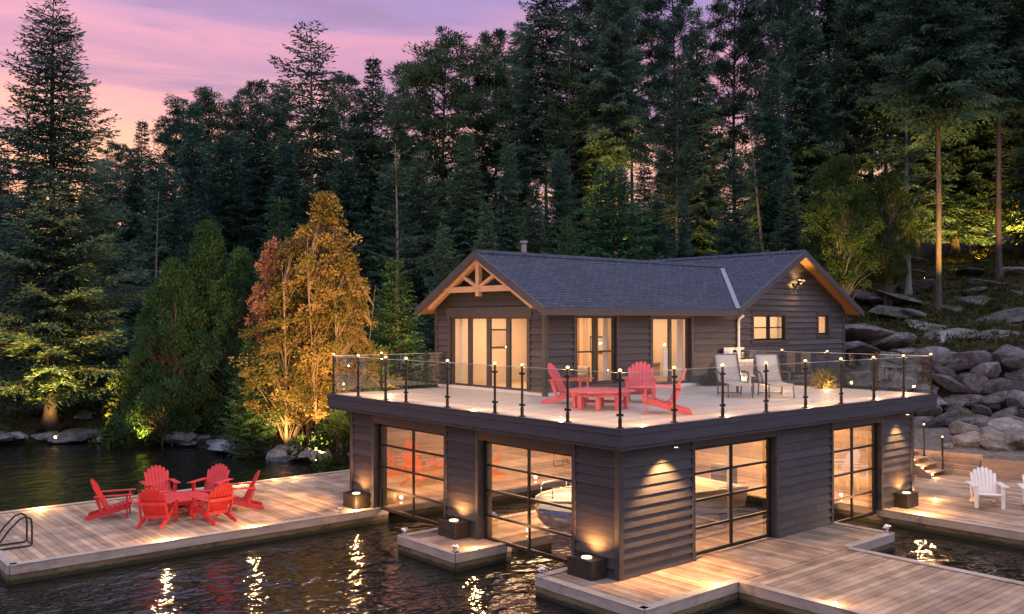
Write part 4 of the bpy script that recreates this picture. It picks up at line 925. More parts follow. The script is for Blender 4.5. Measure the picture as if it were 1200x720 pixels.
dock('broad timber landing at the right with two white chairs',(13,-1,0),
  [(9.85,17.4,-9.5,1.2,'y'),(11.75,17.3,1.21,3.3,'y'),(17.4,19.4,-9.5,-.9,'y'),(9.0,11.3,1.21,9.5,'y')],[((9.85,-9.5),(9.85,1.2),(-1,0))],[(10.05,-.98,8),(12.2,-.3,4)])
# dark up-and-down light boxes at the piers
def light_box(x,y,label,aim,w=.50,d=.36,h=.36,p=15,rz=0):
    o=thing('light_box',label,'light box',(x,y,.004),rz,'dark light boxes at the piers')
    b=MB(); b.box((-w/2,-d/2,0),(w/2,d/2,h-.02)); b.build('housing',M['lightbox'],o,bevel=.006)
    rim=MB(); 
    rim.box((-w/2-.008,-d/2-.008,h-.02),(w/2+.008,-d/2+.04,h+.004)); rim.box((-w/2-.008,d/2-.04,h-.02),(w/2+.008,d/2+.008,h+.004)); rim.box((-w/2-.008,-d/2+.04,h-.02),(-w/2+.04,d/2-.04,h+.004)); rim.box((w/2-.04,-d/2+.04,h-.02),(w/2+.008,d/2-.04,h+.004))
    rim.box((-w/2+.04,-d/2+.04,h-.02),(w/2-.04,d/2-.04,h-.012)); rim.build('top_rim',M['lightbox'],o)
    MB().cyl((0,0,h-.012),(0,0,h+.006),.10,.10,16).build('lens',M['boxlens'],o)
    l=lamp('light_box_lamp','SPOT',(0,0,h+.03),p*.75,col=(1,.42,.12),size=.06,aim=None,angle=140,blend=.8,parent=o)
    v=Vector(aim); l.rotation_euler=v.to_track_quat('-Z','Y').to_euler()
    return o
light_box(-.26,9.06,'dark light box at the foot of the far left pier, on the long left dock',(.25,0,1),d=.66,w=.40,p=26)
light_box(-.26,4.82,'dark light box on the small dock finger between the boat doors',(.25,0,1),d=.66,w=.40,p=34)
light_box(-.26,.60,'dark light box at the near corner beside the boat door',(.25,0,1),d=.66,w=.40,p=40)
light_box(10.75,-.22,'dark light box at the right end pier by the right landing',(0,.25,1),w=.62,d=.34,p=34)
# chrome mooring knobs on the dock corners
def knob(x,y,label,s=1.0):
    o=thing('mooring_cleat',label,'cleat',(x,y,.02),rnd.uniform(0,3),'polished mooring cleats on the dock edges'); o.scale=(s,s,s)
    b=MB(); b.cyl((0,0,0),(0,0,.02),.075,.075,14); b.cyl((0,0,.02),(0,0,.09),.03,.035,10); b.build('base',M['chrome'],o,smooth=False)
    h=MB(); h.sphere((0,0,.135),.075,14,9,.8); h.tube([(-.13,0,.12),(-.06,0,.13),(.06,0,.13),(.13,0,.12)],[.02,.03,.03,.02],8); h.build('horn',M['chrome'],o,smooth=True)
knob(-1.13,5.50,'polished cleat at the far corner of the small dock finger')
knob(-1.13,3.62,'polished cleat at the near corner of the small dock finger',.85)
knob(-.93,1.10,'polished cleat at the left corner of the near corner dock')
knob(7.43,-1.40,'polished cleat at the right end of the near corner dock')
knob(-1.0,8.60,'flat bright cleat on the edge of the long dock beside the light box',.8)
knob(5.45,-5.3,'cleat at the right edge of the wide dock near the photo corner',.8)
# swim ladder
la=wthing('swim_ladder','black tubular swim ladder folded on the end of the long left dock','ladder',(-8.1,10.2,0))
for yy in (9.95,10.40):
    m=MB(); m.tube([(-8.62,yy,-.35),(-8.46,yy,.03),(-8.18,yy,.42),(-7.98,yy,.62),(-7.86,yy,.66),(-7.76,yy,.60),(-7.74,yy,.45),(-7.74,yy,.05),(-7.78,yy,.03),(-8.44,yy,.03)],.021,8); m.build('rail',M['black'],la,smooth=True)
for (xx,z) in ((-8.50,-.05),(-7.74,.06)):
    MB().cyl((xx,9.95,z),(xx,10.40,z),.018,.018,8).build('rung',M['black'],la)
# ================================================================== STAIRS, TIMBER STEPS
st=wthing('wooden_stairs','open wooden stairs with lit treads climbing behind the right end of the boathouse','stairs',(16,1.6,0))
nst=13
for k in range(nst):
    y=1.35+k*.30; z=.17*(k+1)
    t_=MB().box((15.45,y,z-.045),(16.55,y+.28,z)).build('tread',M['plank'],st,bevel=.004)
    if k<9:
        MB().cyl((15.62,y-.004,z-.075),(15.62,y+.02,z-.075),.022,.022,8).build('tread_light',M['lens'],t_)
        if k<7: lamp('tread_lamp','POINT',(15.66,y-.07,z-.08),.9,size=.02,parent=st)
for xx in (15.42,16.58):
    MB().prism([(1.30,-.0),(1.62,-.0),(1.35+nst*.30,.17*nst-.18),(1.35+nst*.30,.17*nst+.04),(1.30,.10)],'x',xx-.025,xx+.025).build('stringer',M['plank'],st)
for (xx,yy,z) in ((16.45,1.42,.17),(16.48,2.02,.51)):
    p=MB(); p.cyl((xx,yy,z),(xx,yy,z+.015),.06,.06,12); p.cyl((xx,yy,z),(xx,yy,z+1.0),.03,.03,10); q=p.build('newel_post',M['bronze'],st)
    MB().sphere((xx,yy,z+1.02),.032,10,6).build('newel_cap',M['cap'],q); lamp('newel_lamp','POINT',(xx,yy,z+1.1),3.5,size=.03,parent=st)
tw=wthing('timber_retaining_steps','low retaining steps of stacked timbers behind the right landing','retaining wall',(17,.6,0))
def tline(mb,a,b,z0,z1,th):
    mb.beam((a[0],a[1],(z0+z1)/2),(b[0],b[1],(z0+z1)/2),th,z1-z0)
for k in range(4):
    o_=k*.17
    m=MB(); tline(m,(16.62+o_,2.6),(17.0+o_,.62),.004+k*.15,.146+k*.15,.17); m.build('timber',M['plank'],tw,bevel=.006)
m=MB(); tline(m,(17.10,.50),(19.2,-5.2),.004,.27,.06); tline(m,(17.10,.50),(19.2,-5.2),.275,.54,.06); m.build('face_board',M['timber'],tw,bevel=.004)
# ================================================================== COTTAGE
def shingle_mat(name,rot):
    m,nt,out=new_mat(name); b=nd(nt,'ShaderNodeBsdfPrincipled'); b.inputs['Roughness'].default_value=.8; b.inputs['Specular IOR Level'].default_value=.3
    tc=nt.nodes.new('ShaderNodeTexCoord'); mp=nt.nodes.new('ShaderNodeMapping'); mp.inputs['Rotation'].default_value=(0,0,rot); nt.links.new(tc.outputs['Object'],mp.inputs['Vector'])
    br=nt.nodes.new('ShaderNodeTexBrick'); br.inputs['Scale'].default_value=1; br.inputs['Brick Width'].default_value=.30; br.inputs['Row Height'].default_value=.125; br.inputs['Mortar Size'].default_value=.012; br.offset=.37
    br.inputs['Color1'].default_value=(.042,.047,.074,1); br.inputs['Color2'].default_value=(.066,.073,.110,1); br.inputs['Mortar'].default_value=(.014,.015,.022,1); br.inputs['Mortar Smooth'].default_value=.3
    nt.links.new(mp.outputs[0],br.inputs['Vector'])
    n=nd(nt,'ShaderNodeTexNoise',Scale=9.0,Detail=5.0); nt.links.new(tc.outputs['Object'],n.inputs['Vector'])
    r=ramp(nt,[(.3,(.72,.72,.72)),(.7,(1.25,1.25,1.25))]); nt.links.new(n.outputs['Fac'],r.inputs['Fac'])
    mx=nd(nt,'ShaderNodeMix',data_type='RGBA',blend_type='MULTIPLY'); mx.inputs[0].default_value=1; nt.links.new(br.outputs['Color'],mx.inputs[6]); nt.links.new(r.outputs[0],mx.inputs[7]); nt.links.new(mx.outputs[2],b.inputs['Base Color'])
    bp=nd(nt,'ShaderNodeBump',Strength=.9,Distance=.02); bp.invert=True; nt.links.new(br.outputs['Fac'],bp.inputs['Height'])
    b2=nd(nt,'ShaderNodeBump',Strength=.6,Distance=.01); nt.links.new(n.outputs['Fac'],b2.inputs['Height']); nt.links.new(bp.outputs[0],b2.inputs['Normal']); nt.links.new(b2.outputs[0],b.inputs['Normal'])
    nt.links.new(b.outputs[0],out.inputs['Surface']); return m
SHX=shingle_mat('slate_asphalt_shingles',0); SHY=shingle_mat('slate_asphalt_shingles_turned',PI/2)
XA,YA,YA1=3.36,5.72,10.47
XB0,XB1,YB1=11.62,18.06,12.2
YR=(YA+YA1)/2; EA=.47; SA=.557; ZE=5.21; XO=XA-.45
ZRA=ZE+SA*(YR-(YA-EA))
XR=14.84; EBX=11.07; SB=.533; ZRB=ZE+SB*(XR-EBX); EBX1=2*XR-EBX; YBO=YA-EA; YBO1=YB1+.4
ct=wthing('cottage','dark single storey cottage with two gables and slate blue shingle roof on the terrace','cottage',(XA,YA,H))
def topA(z):
    if z<=5.25: return (0,YA1-YA)
    s=(z-(ZE-.15))/SA-EA; return (s,(YA1-YA)-s)
def topB(z):
    if z<=5.30: return (0,XB1-XB0)
    s=(z-(ZE-.15))/SB+EBX-XB0; return (s,(XB1-XB0)-s)
GD=(6.38-YA,9.78-YA,H,5.0)
lap(MB(),(XA,YA,0),(0,1,0),(-1,0,0),YA1-YA,H+.09,6.75,[GD],topA).build('gable_wall',M['siding'],ct)
W1_=(4.46-XA,6.02-XA,3.12,5.02); D2_=(7.53-XA,9.30-XA,H,5.0)
lap(MB(),(XA,YA,0),(1,0,0),(0,-1,0),XB0-XA,H+.09,5.26,[W1_,D2_]).build('side_wall',M['siding'],ct)
WB1=(12.5-XB0,14.3-XB0,4.20,5.06); WB2=(16.36-XB0,17.02-XB0,4.35,5.08)
lap(MB(),(XB0,YA,0),(1,0,0),(0,-1,0),XB1-XB0,1.2,7.05,[WB1,WB2],topB).build('gable_wall',M['siding'],ct)
lap(MB(),(XB1,YA,0),(0,1,0),(1,0,0),YB1-YA,.6,5.30).build('side_wall',M['siding'],ct)
lap(MB(),(XB0,YA1,0),(-1,0,0),(0,1,0),XB0-XA,2.0,5.26).build('back_wall',M['siding'],ct)
m=MB(); m.box((XB0,YB1-.1,.6),(XB1,YB1,5.3)); m.box((XB0,YA1,.6),(XB0+.1,YB1-.1,5.3)); m.build('back_wall',M['siding'],ct)
t=MB()
for (x,y,za,zb) in ((XA,YA,H+.0,5.24),(XA,YA1,H,5.24),(XB1,YA,1.2,5.24)): t.box((x-.06,y-.06,za),(x+.06,y+.06,zb))
t.build('corner_board',M['trim'],ct,bevel=.005)
t=MB(); t.box((XA-.03,YA-.03,H+.002),(XA+.02,YA1,H+.088)); t.box((XA+.02,YA-.03,H+.002),(XB0+.3,YA+.02,H+.088)); t.build('base_flashing',M['paint_white'],ct)
# head boards and casings
t=MB(); t.box((XA-.055,6.20,4.955),(XA-.004,9.96,5.24)); t.box((XA-.058,6.26,H+.09),(XA,6.375,5.004)); t.box((XA-.058,9.785,H+.09),(XA,9.9,5.004))
t.build('casing',M['trim'],ct,bevel=.005)
for s0,s1,za,zb,bx in ((*W1_,XA),(*D2_,XA),(*WB1,XB0),(*WB2,XB0)):
    a=bx+s0;b=bx+s1
    t=MB(); t.box((a-.10,YA-.058,za if za>H else H+.09),(a-.002,YA,zb+.11)); t.box((b+.002,YA-.058,za if za>H else H+.09),(b+.10,YA,zb+.11)); t.box((a-.002,YA-.056,zb-.045),(b+.002,YA-.004,zb+.108))
    if za>H+.05: t.box((a-.12,YA-.075,za-.09),(b+.12,YA,za-.002))
    t.build('casing',M['trim'],ct,bevel=.005)
yy=[GD[0],GD[0]+.85,GD[0]+1.70,GD[0]+2.55,GD[1]]
for i in range(4):
    framed_pane(ct,'patio_door',(XA+.05+(.0 if i in(0,3) else .0),YA,0),(0,1,0),(-1,0,0),yy[i]+.004,yy[i+1]-.004,H+.07,4.99,M['win_glass'],M['trim'],fw=.075,depth=.07)
for i in range(2):
    w=(W1_[1]-W1_[0])/2
    framed_pane(ct,'sash_window',(XA,YA+.04,0),(1,0,0),(0,-1,0),W1_[0]+w*i+.004,W1_[0]+w*(i+1)-.004,W1_[2]+.005,W1_[3]-.005,M['win_glass'],M['black'],fw=.085,bars=[4.02],depth=.07,bw=.045)
    w2=(D2_[1]-D2_[0])/2
    framed_pane(ct,'sliding_door',(XA,YA+.04+.05*i,0),(1,0,0),(0,-1,0),D2_[0]+w2*i+.004,D2_[0]+w2*(i+1)-.004,H+.07,D2_[3]-.005,M['win_glass'],M['trim'],fw=.095,depth=.05)
    w3=(WB1[1]-WB1[0])/2
    framed_pane(ct,'sash_window',(XB0,YA+.03,0),(1,0,0),(0,-1,0),WB1[0]+w3*i+.004,WB1[0]+w3*(i+1)-.004,WB1[2]+.004,WB1[3]-.004,M['win_glass'],M['black'],fw=.07,bars=[4.63],depth=.06,bw=.04)
framed_pane(ct,'narrow_window',(XB0,YA+.03,0),(1,0,0),(0,-1,0),WB2[0]+.004,WB2[1]-.004,WB2[2]+.004,WB2[3]-.004,M['win_glass'],M['black'],fw=.075,depth=.06)
# roofs: slabs with shingles on top, timber soffit beneath
TH=.12
def slab(poly,dz0,dz1):
    mb=MB(); n=len(poly); vs=[(x,y,z+dz0) for x,y,z in poly]+[(x,y,z+dz1) for x,y,z in poly]
    mb.add(vs,[tuple(range(n-1,-1,-1)),tuple(range(n,2*n))]+[(i,(i+1)%n,n+(i+1)%n,n+i) for i in range(n)]); return mb
XV=EBX+(ZRA-ZE)/SB
pA=[(XO,YBO,ZE),(EBX,YBO,ZE),(XV,YR,ZRA),(XO,YR,ZRA)]
pA2=[(XO,YR,ZRA),(XV,YR,ZRA),(XV,2*YR-YBO,ZE),(XO,2*YR-YBO,ZE)]
pB=[(EBX,YBO,ZE),(XR,YBO,ZRB),(XR,YBO1,ZRB),(EBX,YBO1,ZE)]
pB2=[(XR,YBO,ZRB),(EBX1,YBO,ZE),(EBX1,YBO1,ZE),(XR,YBO1,ZRB)]
for p,mm in ((pA,SHX),(pA2,SHX),(pB,SHY),(pB2,SHY)):
    slab(p,-.055,0).build('roof',mm,ct); slab(p,-.15,-.058).build('soffit',M['cedar'],ct)
r=MB()
r.prism([(YR-.16,ZRA-.075),(YR,ZRA+.014),(YR+.16,ZRA-.075),(YR+.16,ZRA-.052),(YR,ZRA+.036),(YR-.16,ZRA-.052)],'x',XO-.01,XV-.1); r.build('ridge_cap',SHX,ct)
r=MB(); r.prism([(XR-.16,ZRB-.072),(XR,ZRB+.014),(XR+.16,ZRB-.072),(XR+.16,ZRB-.05),(XR,ZRB+.036),(XR-.16,ZRB-.05)],'y',YBO-.01,YBO1); r.build('ridge_cap',SHY,ct)
# rake and eave boards
e=MB()
def rake(a,b,th,h,off):
    a=Vector(a);b=Vector(b); o=Vector(off)
    e.hexa([a+Vector((0,0,-h)),b+Vector((0,0,-h)),b+o+Vector((0,0,-h)),a+o+Vector((0,0,-h)),a+Vector((0,0,.012)),b+Vector((0,0,.012)),b+o+Vector((0,0,.012)),a+o+Vector((0,0,.012))])
rake((XO-.002,YBO-.04,ZE-.02),(XO-.002,YR,ZRA),0,.21,(-.04,0,0)); rake((XO-.002,2*YR-YBO+.04,ZE-.02),(XO-.002,YR,ZRA),0,.21,(-.04,0,0))
rake((EBX+.0,YBO-.002,ZE),(XR,YBO-.002,ZRB),0,.21,(0,-.04,0)); rake((EBX1+.04,YBO-.002,ZE-.02),(XR,YBO-.002,ZRB),0,.21,(0,-.04,0))
rake((XO,YBO-.002,ZE-.015),(EBX,YBO-.002,ZE-.015),0,.19,(0,-.03,0)); rake((EBX1+.002,YBO,ZE-.015),(EBX1+.002,YBO1,ZE-.015),0,.17,(.03,0,0))
e.build('fascia_board',M['fascia'],ct)
# valley flashing and gutter pipe, flue
v=MB(); a=Vector((EBX+.02,YBO-.0,ZE+.016)); b=Vector((XV-.25,YR-.24,ZRA-.125))
v.hexa([a+Vector(q) for q in ((-.14,.0,.012),(.10,0,.030),(.10,0,.042),(-.14,0,.024))]+[b+Vector(q) for q in ((-.14,.0,.012),(.10,0,.030),(.10,0,.042),(-.14,0,.024))]); v.build('valley_flashing',M['metal'],ct)
d=MB(); d.tube([(XB0-.02,YA-.28,5.03),(XB0-.02,YA-.12,4.93),(XB0-.02,YA-.09,4.8),(XB0-.02,YA-.09,3.35),(XB0-.02,YA-.09,H+.1)],.05,8); d.build('downspout',M['paint_white'],ct,smooth=True)
f=MB(); f.cyl((4.89,8.3,ZRA-.3),(4.89,8.3,ZRA+.30),.085,.085,14); f.cyl((4.89,8.3,ZRA+.30),(4.89,8.3,ZRA+.33),.05,.05,10); f.cyl((4.89,8.3,ZRA+.33),(4.89,8.3,ZRA+.40),.12,.11,14); f.build('flue_pipe',M['flue'],ct)
# timber truss in the left gable
XT=XO+.14
tr=MB(); zb=lambda y,o: ZRA-SA*abs(y-YR)-o
for s in (-1,1):
    tr.beam((XT,YR+s*.05,zb(YR,.30)),(XT,YR+s*2.30,zb(YR+2.30,.30)),.10,.17,up=(1,0,0))
    tr.beam((XT+.003,YR+s*.06,5.80),(XT+.003,YR+s*.66,zb(YR+.66,.34)),.09,.10,up=(1,0,0))
zc=5.74
tr.beam((XT+.006,YR-1.58,zc),(XT+.006,YR+1.58,zc),.10,.16,up=(0,0,1)); tr.beam((XT-.006,YR,zc-.2),(XT-.006,YR,ZRA-.2),.13,.15,up=(0,1,0))
tr.build('gable_truss',M['timber'],ct,bevel=.006)
# gable lamp (twin floodlight)
gl=MB(); gl.box((14.78,YA-.09,6.02),(15.02,YA-.035,6.14)); gl.cyl((14.90,YA-.08,6.08),(14.90,YA-.24,6.10),.03,.03,8)
for s in (-.10,.10): gl.cyl((14.90,YA-.20,6.10),(14.90+s,YA-.24,6.13),.02,.02,8); gl.cyl((14.90+s,YA-.20,6.05),(14.90+s*1.25,YA-.30,6.23),.035,.055,12)
gq=gl.build('flood_lamp',M['bronze'],ct)
for s in (-.10,.10): MB().cyl((14.90+s*1.25,YA-.30,6.232),(14.90+s*1.26,YA-.302,6.238),.048,.048,12).build('flood_lens',M['cap'],gq)
lamp('flood_light','SPOT',(14.95,YA-.36,6.30),15,size=.05,aim=(14.9,YA+.1,5.2),angle=120,blend=.8,parent=ct)
lamp('flood_light','SPOT',(14.9,YA-.30,6.22),7,size=.05,aim=(15.0,YA+.1,7.2),angle=130,blend=.8,parent=ct)
# interior
FZ=H+.05
i_=MB()
i_.box((XA+.12,YA+.12,H+.02),(XB0+4.0,YA1-.12,FZ)); i_.build('interior_floor',M['pine_board'],ct)
i_=MB(); i_.box((XA+.1,YA1-.16,FZ),(XB0,YA1-.11,5.24)); i_.box((6.95,YA+.12,FZ),(7.05,YA1-.2,5.24)); i_.box((10.2,YA+.12,FZ),(10.3,YA1-.2,5.24)); i_.box((XA+.1,YA+.10,5.245),(XB1-.12,YA1-.1,5.255)); i_.box((12.0,8.0,FZ),(XB1-.12,8.1,5.24)); i_.box((XB1-.16,YA+.12,FZ),(XB1-.12,8.0,5.24)); i_.box((XB0-.05,YA+.12,FZ),(XB0+.05,YA1-.2,5.24)); i_.build('interior_wall',M['plaster'],ct)
i_=MB()
for k in range(20):
    y=YA+.15+k*.225
    if y<YA1-.4: i_.box((6.90,y,FZ),(6.945,y+.22,5.24))
i_.build('interior_panelling',M['pine_board'],ct)
i_=MB()
for x,y,ax,L in ((XA+.2,9.50,'y',.22),(XA+.2,6.50,'y',.20),(5.75,YA+.2,'x',.2),(8.95,YA+.2,'x',.3),(14.1,YA+.14,'x',.14)):
    zb_=FZ+.02 if x<12 else 4.2; n=int(L/.045)
    for k in range(n):
        if ax=='y': i_.cyl((x,y+k*.045,zb_),(x,y+k*.045,4.98),.028,.022,7)
        else: i_.cyl((x+k*.045,y,zb_),(x+k*.045,y,4.98),.028,.022,7)
i_.build('curtain',M['curtain'],ct)
for x,y,sx,sy,p in ((5.1,8.1,2.4,3.2,27),(8.6,8,2,3,17),(14.9,7,5.2,1.6,24)): lamp('room_lamp','AREA',(x,y,5.2),p,col=(1,.64,.40),aim=(x,y,0),sx=sx,sy=sy,parent=ct)
def simple(name,label,cat,loc,rz,parts,group=None):
    o=thing(name,label,cat,loc,rz,group)
    for nm,mb,mat,kw in parts: mb.build(nm,M[mat],o,**kw)
    return o
b=MB()
for y0_ in (-.55,.50): b.box((-.18,y0_,0),(-.12,y0_+.05,.42)); b.box((.12,y0_,0),(.18,y0_+.05,.42))
simple('bench','white bench inside the cottage behind the glazed gable doors','bench',(4.6,6.95,FZ),0,[('seat',MB().box((-.2,-.6,.42),(.2,.6,.47)),'paint_white',{}),('legs_frame',b,'paint_white',{})])
a=MB(); a.box((-.40,-.36,.12),(.40,.30,.40))
simple('armchair','cream armchair inside the cottage behind the left sash window','armchair',(5.5,7.0,FZ),0.3,[('seat',a,'vinyl',{'bevel':.05}),('backrest',MB().box((-.42,.30,.10),(.42,.46,.95)),'vinyl',{'bevel':.06}),('armrest',MB().box((-.54,-.38,.10),(-.41,.46,.60)),'vinyl',{'bevel':.05}),('armrest',MB().box((.41,-.38,.10),(.54,.46,.60)),'vinyl',{'bevel':.05})])
a=MB(); a.cyl((0,0,0),(0,0,.03),.16,.16,16); a.cyl((0,0,.03),(0,0,1.25),.016,.016,8)
simple('floor_lamp','floor lamp with a pale shade inside the cottage behind the left sash window','lamp',(6.4,8.9,FZ),0,[('stand',a,'bronze',{}),('lamp_shade',MB().cyl((0,0,1.2),(0,0,1.5),.22,.15,18,False),'curtain',{'solid':.006})])
a=MB(); 
for z in (.0,.45,.9,1.35): a.box((-.6,-.18,z),(.6,.18,z+.03))
a.box((-.63,-.18,0),(-.6,.18,1.4)); a.box((.6,-.18,0),(.63,.18,1.4))
simple('bookcase','low shelf inside the cottage behind the sliding door','shelf',(9.1,9.9,FZ),0,[('shelf_frame',a,'pine_board',{})])

a=MB(); a.box((6.86,8.05,FZ),(6.895,8.10,5.0)); a.box((6.86,8.95,FZ),(6.895,9.0,5.0)); a.box((6.86,8.05,5.0),(6.895,9.0,5.08))
for z0_ in (FZ+.2,FZ+1.15): a.box((6.87,8.18,z0_),(6.898,8.87,z0_+.80))
a.build('inner_door',M['timber'],ct)
def picture(x,y,z,w,h,ax,label,mat):
    m=MB(); n_=MB()
    if ax=='x': m.box((x-.02,y-w/2,z-h/2),(x,y+w/2,z+h/2)); n_.box((x-.026,y-w/2+.05,z-h/2+.05),(x-.021,y+w/2-.05,z+h/2-.05))
    else: m.box((x-w/2,y-.02,z-h/2),(x+w/2,y,z+h/2)); n_.box((x-w/2+.05,y-.026,z-h/2+.05),(x+w/2-.05,y-.021,z+h/2-.05))
    o=m.build('picture',M['trim'],None); tag(o,label,'picture'); n_.build('canvas',M[mat],o)
picture(6.93-.05,7.2,4.15,.7,.5,'x','framed picture inside the cottage behind the glazed gable doors','sling')
picture(5.6,YA1-.165,4.3,.8,.6,'y','framed picture on the rear inside wall seen through the sash window','vinyl')
picture(8.6,YA1-.165,4.4,.6,.8,'y','tall framed picture on the inside wall behind the sliding door','sling')
a=MB(); a.box((-.95,-.8,.18),(.95,.8,.5))
b=MB(); b.box((-.97,-.82,.5),(.6,.82,.62))
q=MB(); q.box((.62,-.7,.5),(.93,-.05,.68)); q.box((.62,.05,.5),(.93,.7,.68))
simple('bed','bed with cream covers inside the cottage behind the sliding door','bed',(8.7,8.0,FZ),R(90),[('mattress',a,'curtain',{'bevel':.04}),('bed_cover',b,'vinyl',{'bevel':.05}),('headboard',MB().box((.96,-.85,0),(1.02,.85,1.1)),'timber',{}),('pillows',q,'curtain',{'bevel':.06})])
# ================================================================== TERRACE OBJECTS
def adirondack(name,label,mat,loc,rz,group):
    o=thing(name,label,'chair',loc,rz,group); mt=M[mat]
    s=MB()
    for k in range(6):
        y=.40-.098*k; z=.375-.030*k; s.beam((-.265,y,z),(.265,y,z),.088,.02,up=(0,.29,1))
    s.build('seat',mt,o,bevel=.004)
    b=MB(); a=R(27); n=7
    for k in range(n):
        q=(k-(n-1)/2); L=.83-.018*q*q; fan=q*.030; w0=.070; w1=.086
        p0=Vector((q*.073,-.14,.215)); d=Vector((fan,-math.sin(a),math.cos(a))).normalized()
        sd=Vector((1,0,0)); nn=d.cross(sd).normalized()*.010
        pts=[(-w0/2,0),(w0/2,0),(w1/2,L-.05),(w1*.28,L-.008),(0,L),(-w1*.28,L-.008),(-w1/2,L-.05)]
        ring0=[p0+sd*u+d*v-nn for u,v in pts]; ring1=[p0+sd*u+d*v+nn for u,v in pts]; m_=len(pts)
        b.add(ring0+ring1,[tuple(range(m_-1,-1,-1)),tuple(range(m_,2*m_))]+[(i,(i+1)%m_,m_+(i+1)%m_,m_+i) for i in range(m_)])
    b.build('backrest',mt,o)
    for sx in (-1,1):
        m=MB(); m.prism([(.47,.575),(.47,.595),(-.40,.575),(-.40,.555)],'x',sx*.29-.0,sx*.29+sx*.15) ; m.build('armrest',mt,o,bevel=.006)
        MB().box((sx*.315-.045,.325,.0),(sx*.315+.045,.36,.568)).build('front_leg',mt,o,bevel=.004)
        MB().prism([(.40,.235),(.40,.365),(-.14,.205),(-.60,.075),(-.63,.0),(-.50,.0),(-.10,.095)],'x',sx*.275-.014,sx*.275+.014).build('back_leg',mt,o)
        MB().beam((sx*.31,-.22,.14),(sx*.31,-.36,.56),.03,.08,up=(0,1,0)).build('arm_support',mt,o)
    MB().beam((-.33,-.375,.545),(.33,-.375,.545),.03,.08).build('back_brace',mt,o); MB().beam((-.26,-.175,.20),(.26,-.175,.20),.03,.08).build('back_brace',mt,o)
    return o
def face(px,py,tx,ty): return math.atan2(ty-py,tx-px)-PI/2
TCX,TCY=-4.05,11.30
spots=[(-5.45,11.95,'red slatted chair at the left of the dock table, seen from its side'),(-4.90,10.42,'red slatted chair at the near left of the dock table, its back to the camera'),(-4.02,12.80,'red slatted chair behind the dock table, facing the camera straight'),(-2.90,12.12,'red slatted chair behind the dock table on the right, turned toward the near left'),(-2.68,10.85,'red slatted chair at the right end of the dock group, seen from its side'),(-3.72,9.98,'red slatted chair at the near right of the dock table, its back to the camera')]
c0=None
for x,y,l in spots:
    rz=face(x,y,TCX,TCY)+rnd.uniform(-.12,.12)
    if c0 is None: c0=adirondack('slatted_chair',l,'red',(x,y,.006),rz,'red slatted chairs on the long dock')
    else: dup(c0,(x,y,.006),rz,l)
def round_table(name,label,mat,loc,rad,h,sides,nleg):
    o=thing(name,label,'table',loc,.3); t=MB()
    for k in range(12):
        xa=-rad+2*rad*k/12; xb=xa+2*rad/12-.008
        def hw(x):
            if sides==0: return math.sqrt(max(.0004,rad*rad-x*x))
            c=rad*math.cos(PI/sides); return c if abs(x)<=c*math.tan(PI/8) else max(.02,c*math.tan(PI/8)+(c-abs(x))) if abs(x)<c else max(.02,c*math.tan(PI/8)+(c-abs(x)))
        xs_=[xa+(xb-xa)*i/4 for i in range(5)]
        poly=[(x,-hw(x)) for x in xs_]+[(x,hw(x)) for x in reversed(xs_)]
        t.prism(poly,'z',h-.028,h)
    t.build('table_top',M[mat],o)
    for k in range(nleg):
        a=2*PI*k/nleg+.4; q=(rad*.72*math.cos(a),rad*.72*math.sin(a))
        MB().box((q[0]-.045,q[1]-.045,0),(q[0]+.045,q[1]+.045,h-.03)).build('leg',M[mat],o,bevel=.004)
    ap=MB()
    for k in range(8):
        a=2*PI*k/8;b=2*PI*(k+1)/8; rr=rad*.82; ap.beam((rr*math.cos(a),rr*math.sin(a),h-.075),(rr*math.cos(b),rr*math.sin(b),h-.075),.024,.09)
    for a in (.4,.4+PI/2): ap.beam((rad*.72*math.cos(a),rad*.72*math.sin(a),.15),(-rad*.72*math.cos(a),-rad*.72*math.sin(a),.15),.03,.07)
    ap.build('apron',M[mat],o); return o
round_table('round_table','low round red table in the middle of the six red chairs on the dock','red',(TCX,TCY,.006),.70,.42,0,6)
dz=H+.003
DT=(2.20,2.72)
c1=adirondack('slatted_chair','rose red slatted chair on the terrace left of the low table, facing right','rose',(2.45,3.85,dz),face(2.45,3.85,3.3,2.3),'rose red slatted chairs on the terrace')
dup(c1,(4.05,3.05,dz),face(4.05,3.05,1.9,1.2),'rose red slatted chair on the terrace behind the low table, seen from the front')
dup(c1,(2.35,.95,dz),face(2.35,.95,1.15,2.35),'rose red slatted chair on the terrace, its back toward the lounge chairs')
round_table('octagonal_table','low octagonal rose red table on the terrace between three slatted chairs','rose',(DT[0]-.05,DT[1]-.15,dz),.80,.41,8,8)
w1=adirondack('slatted_chair','white slatted chair on the right landing, fully in view','white',(12.35,-1.58,.006),R(124),'white slatted chairs on the right landing')
dup(w1,(12.95,-2.62,.006),R(118),'white slatted chair on the right landing, cut by the right edge of the photo')
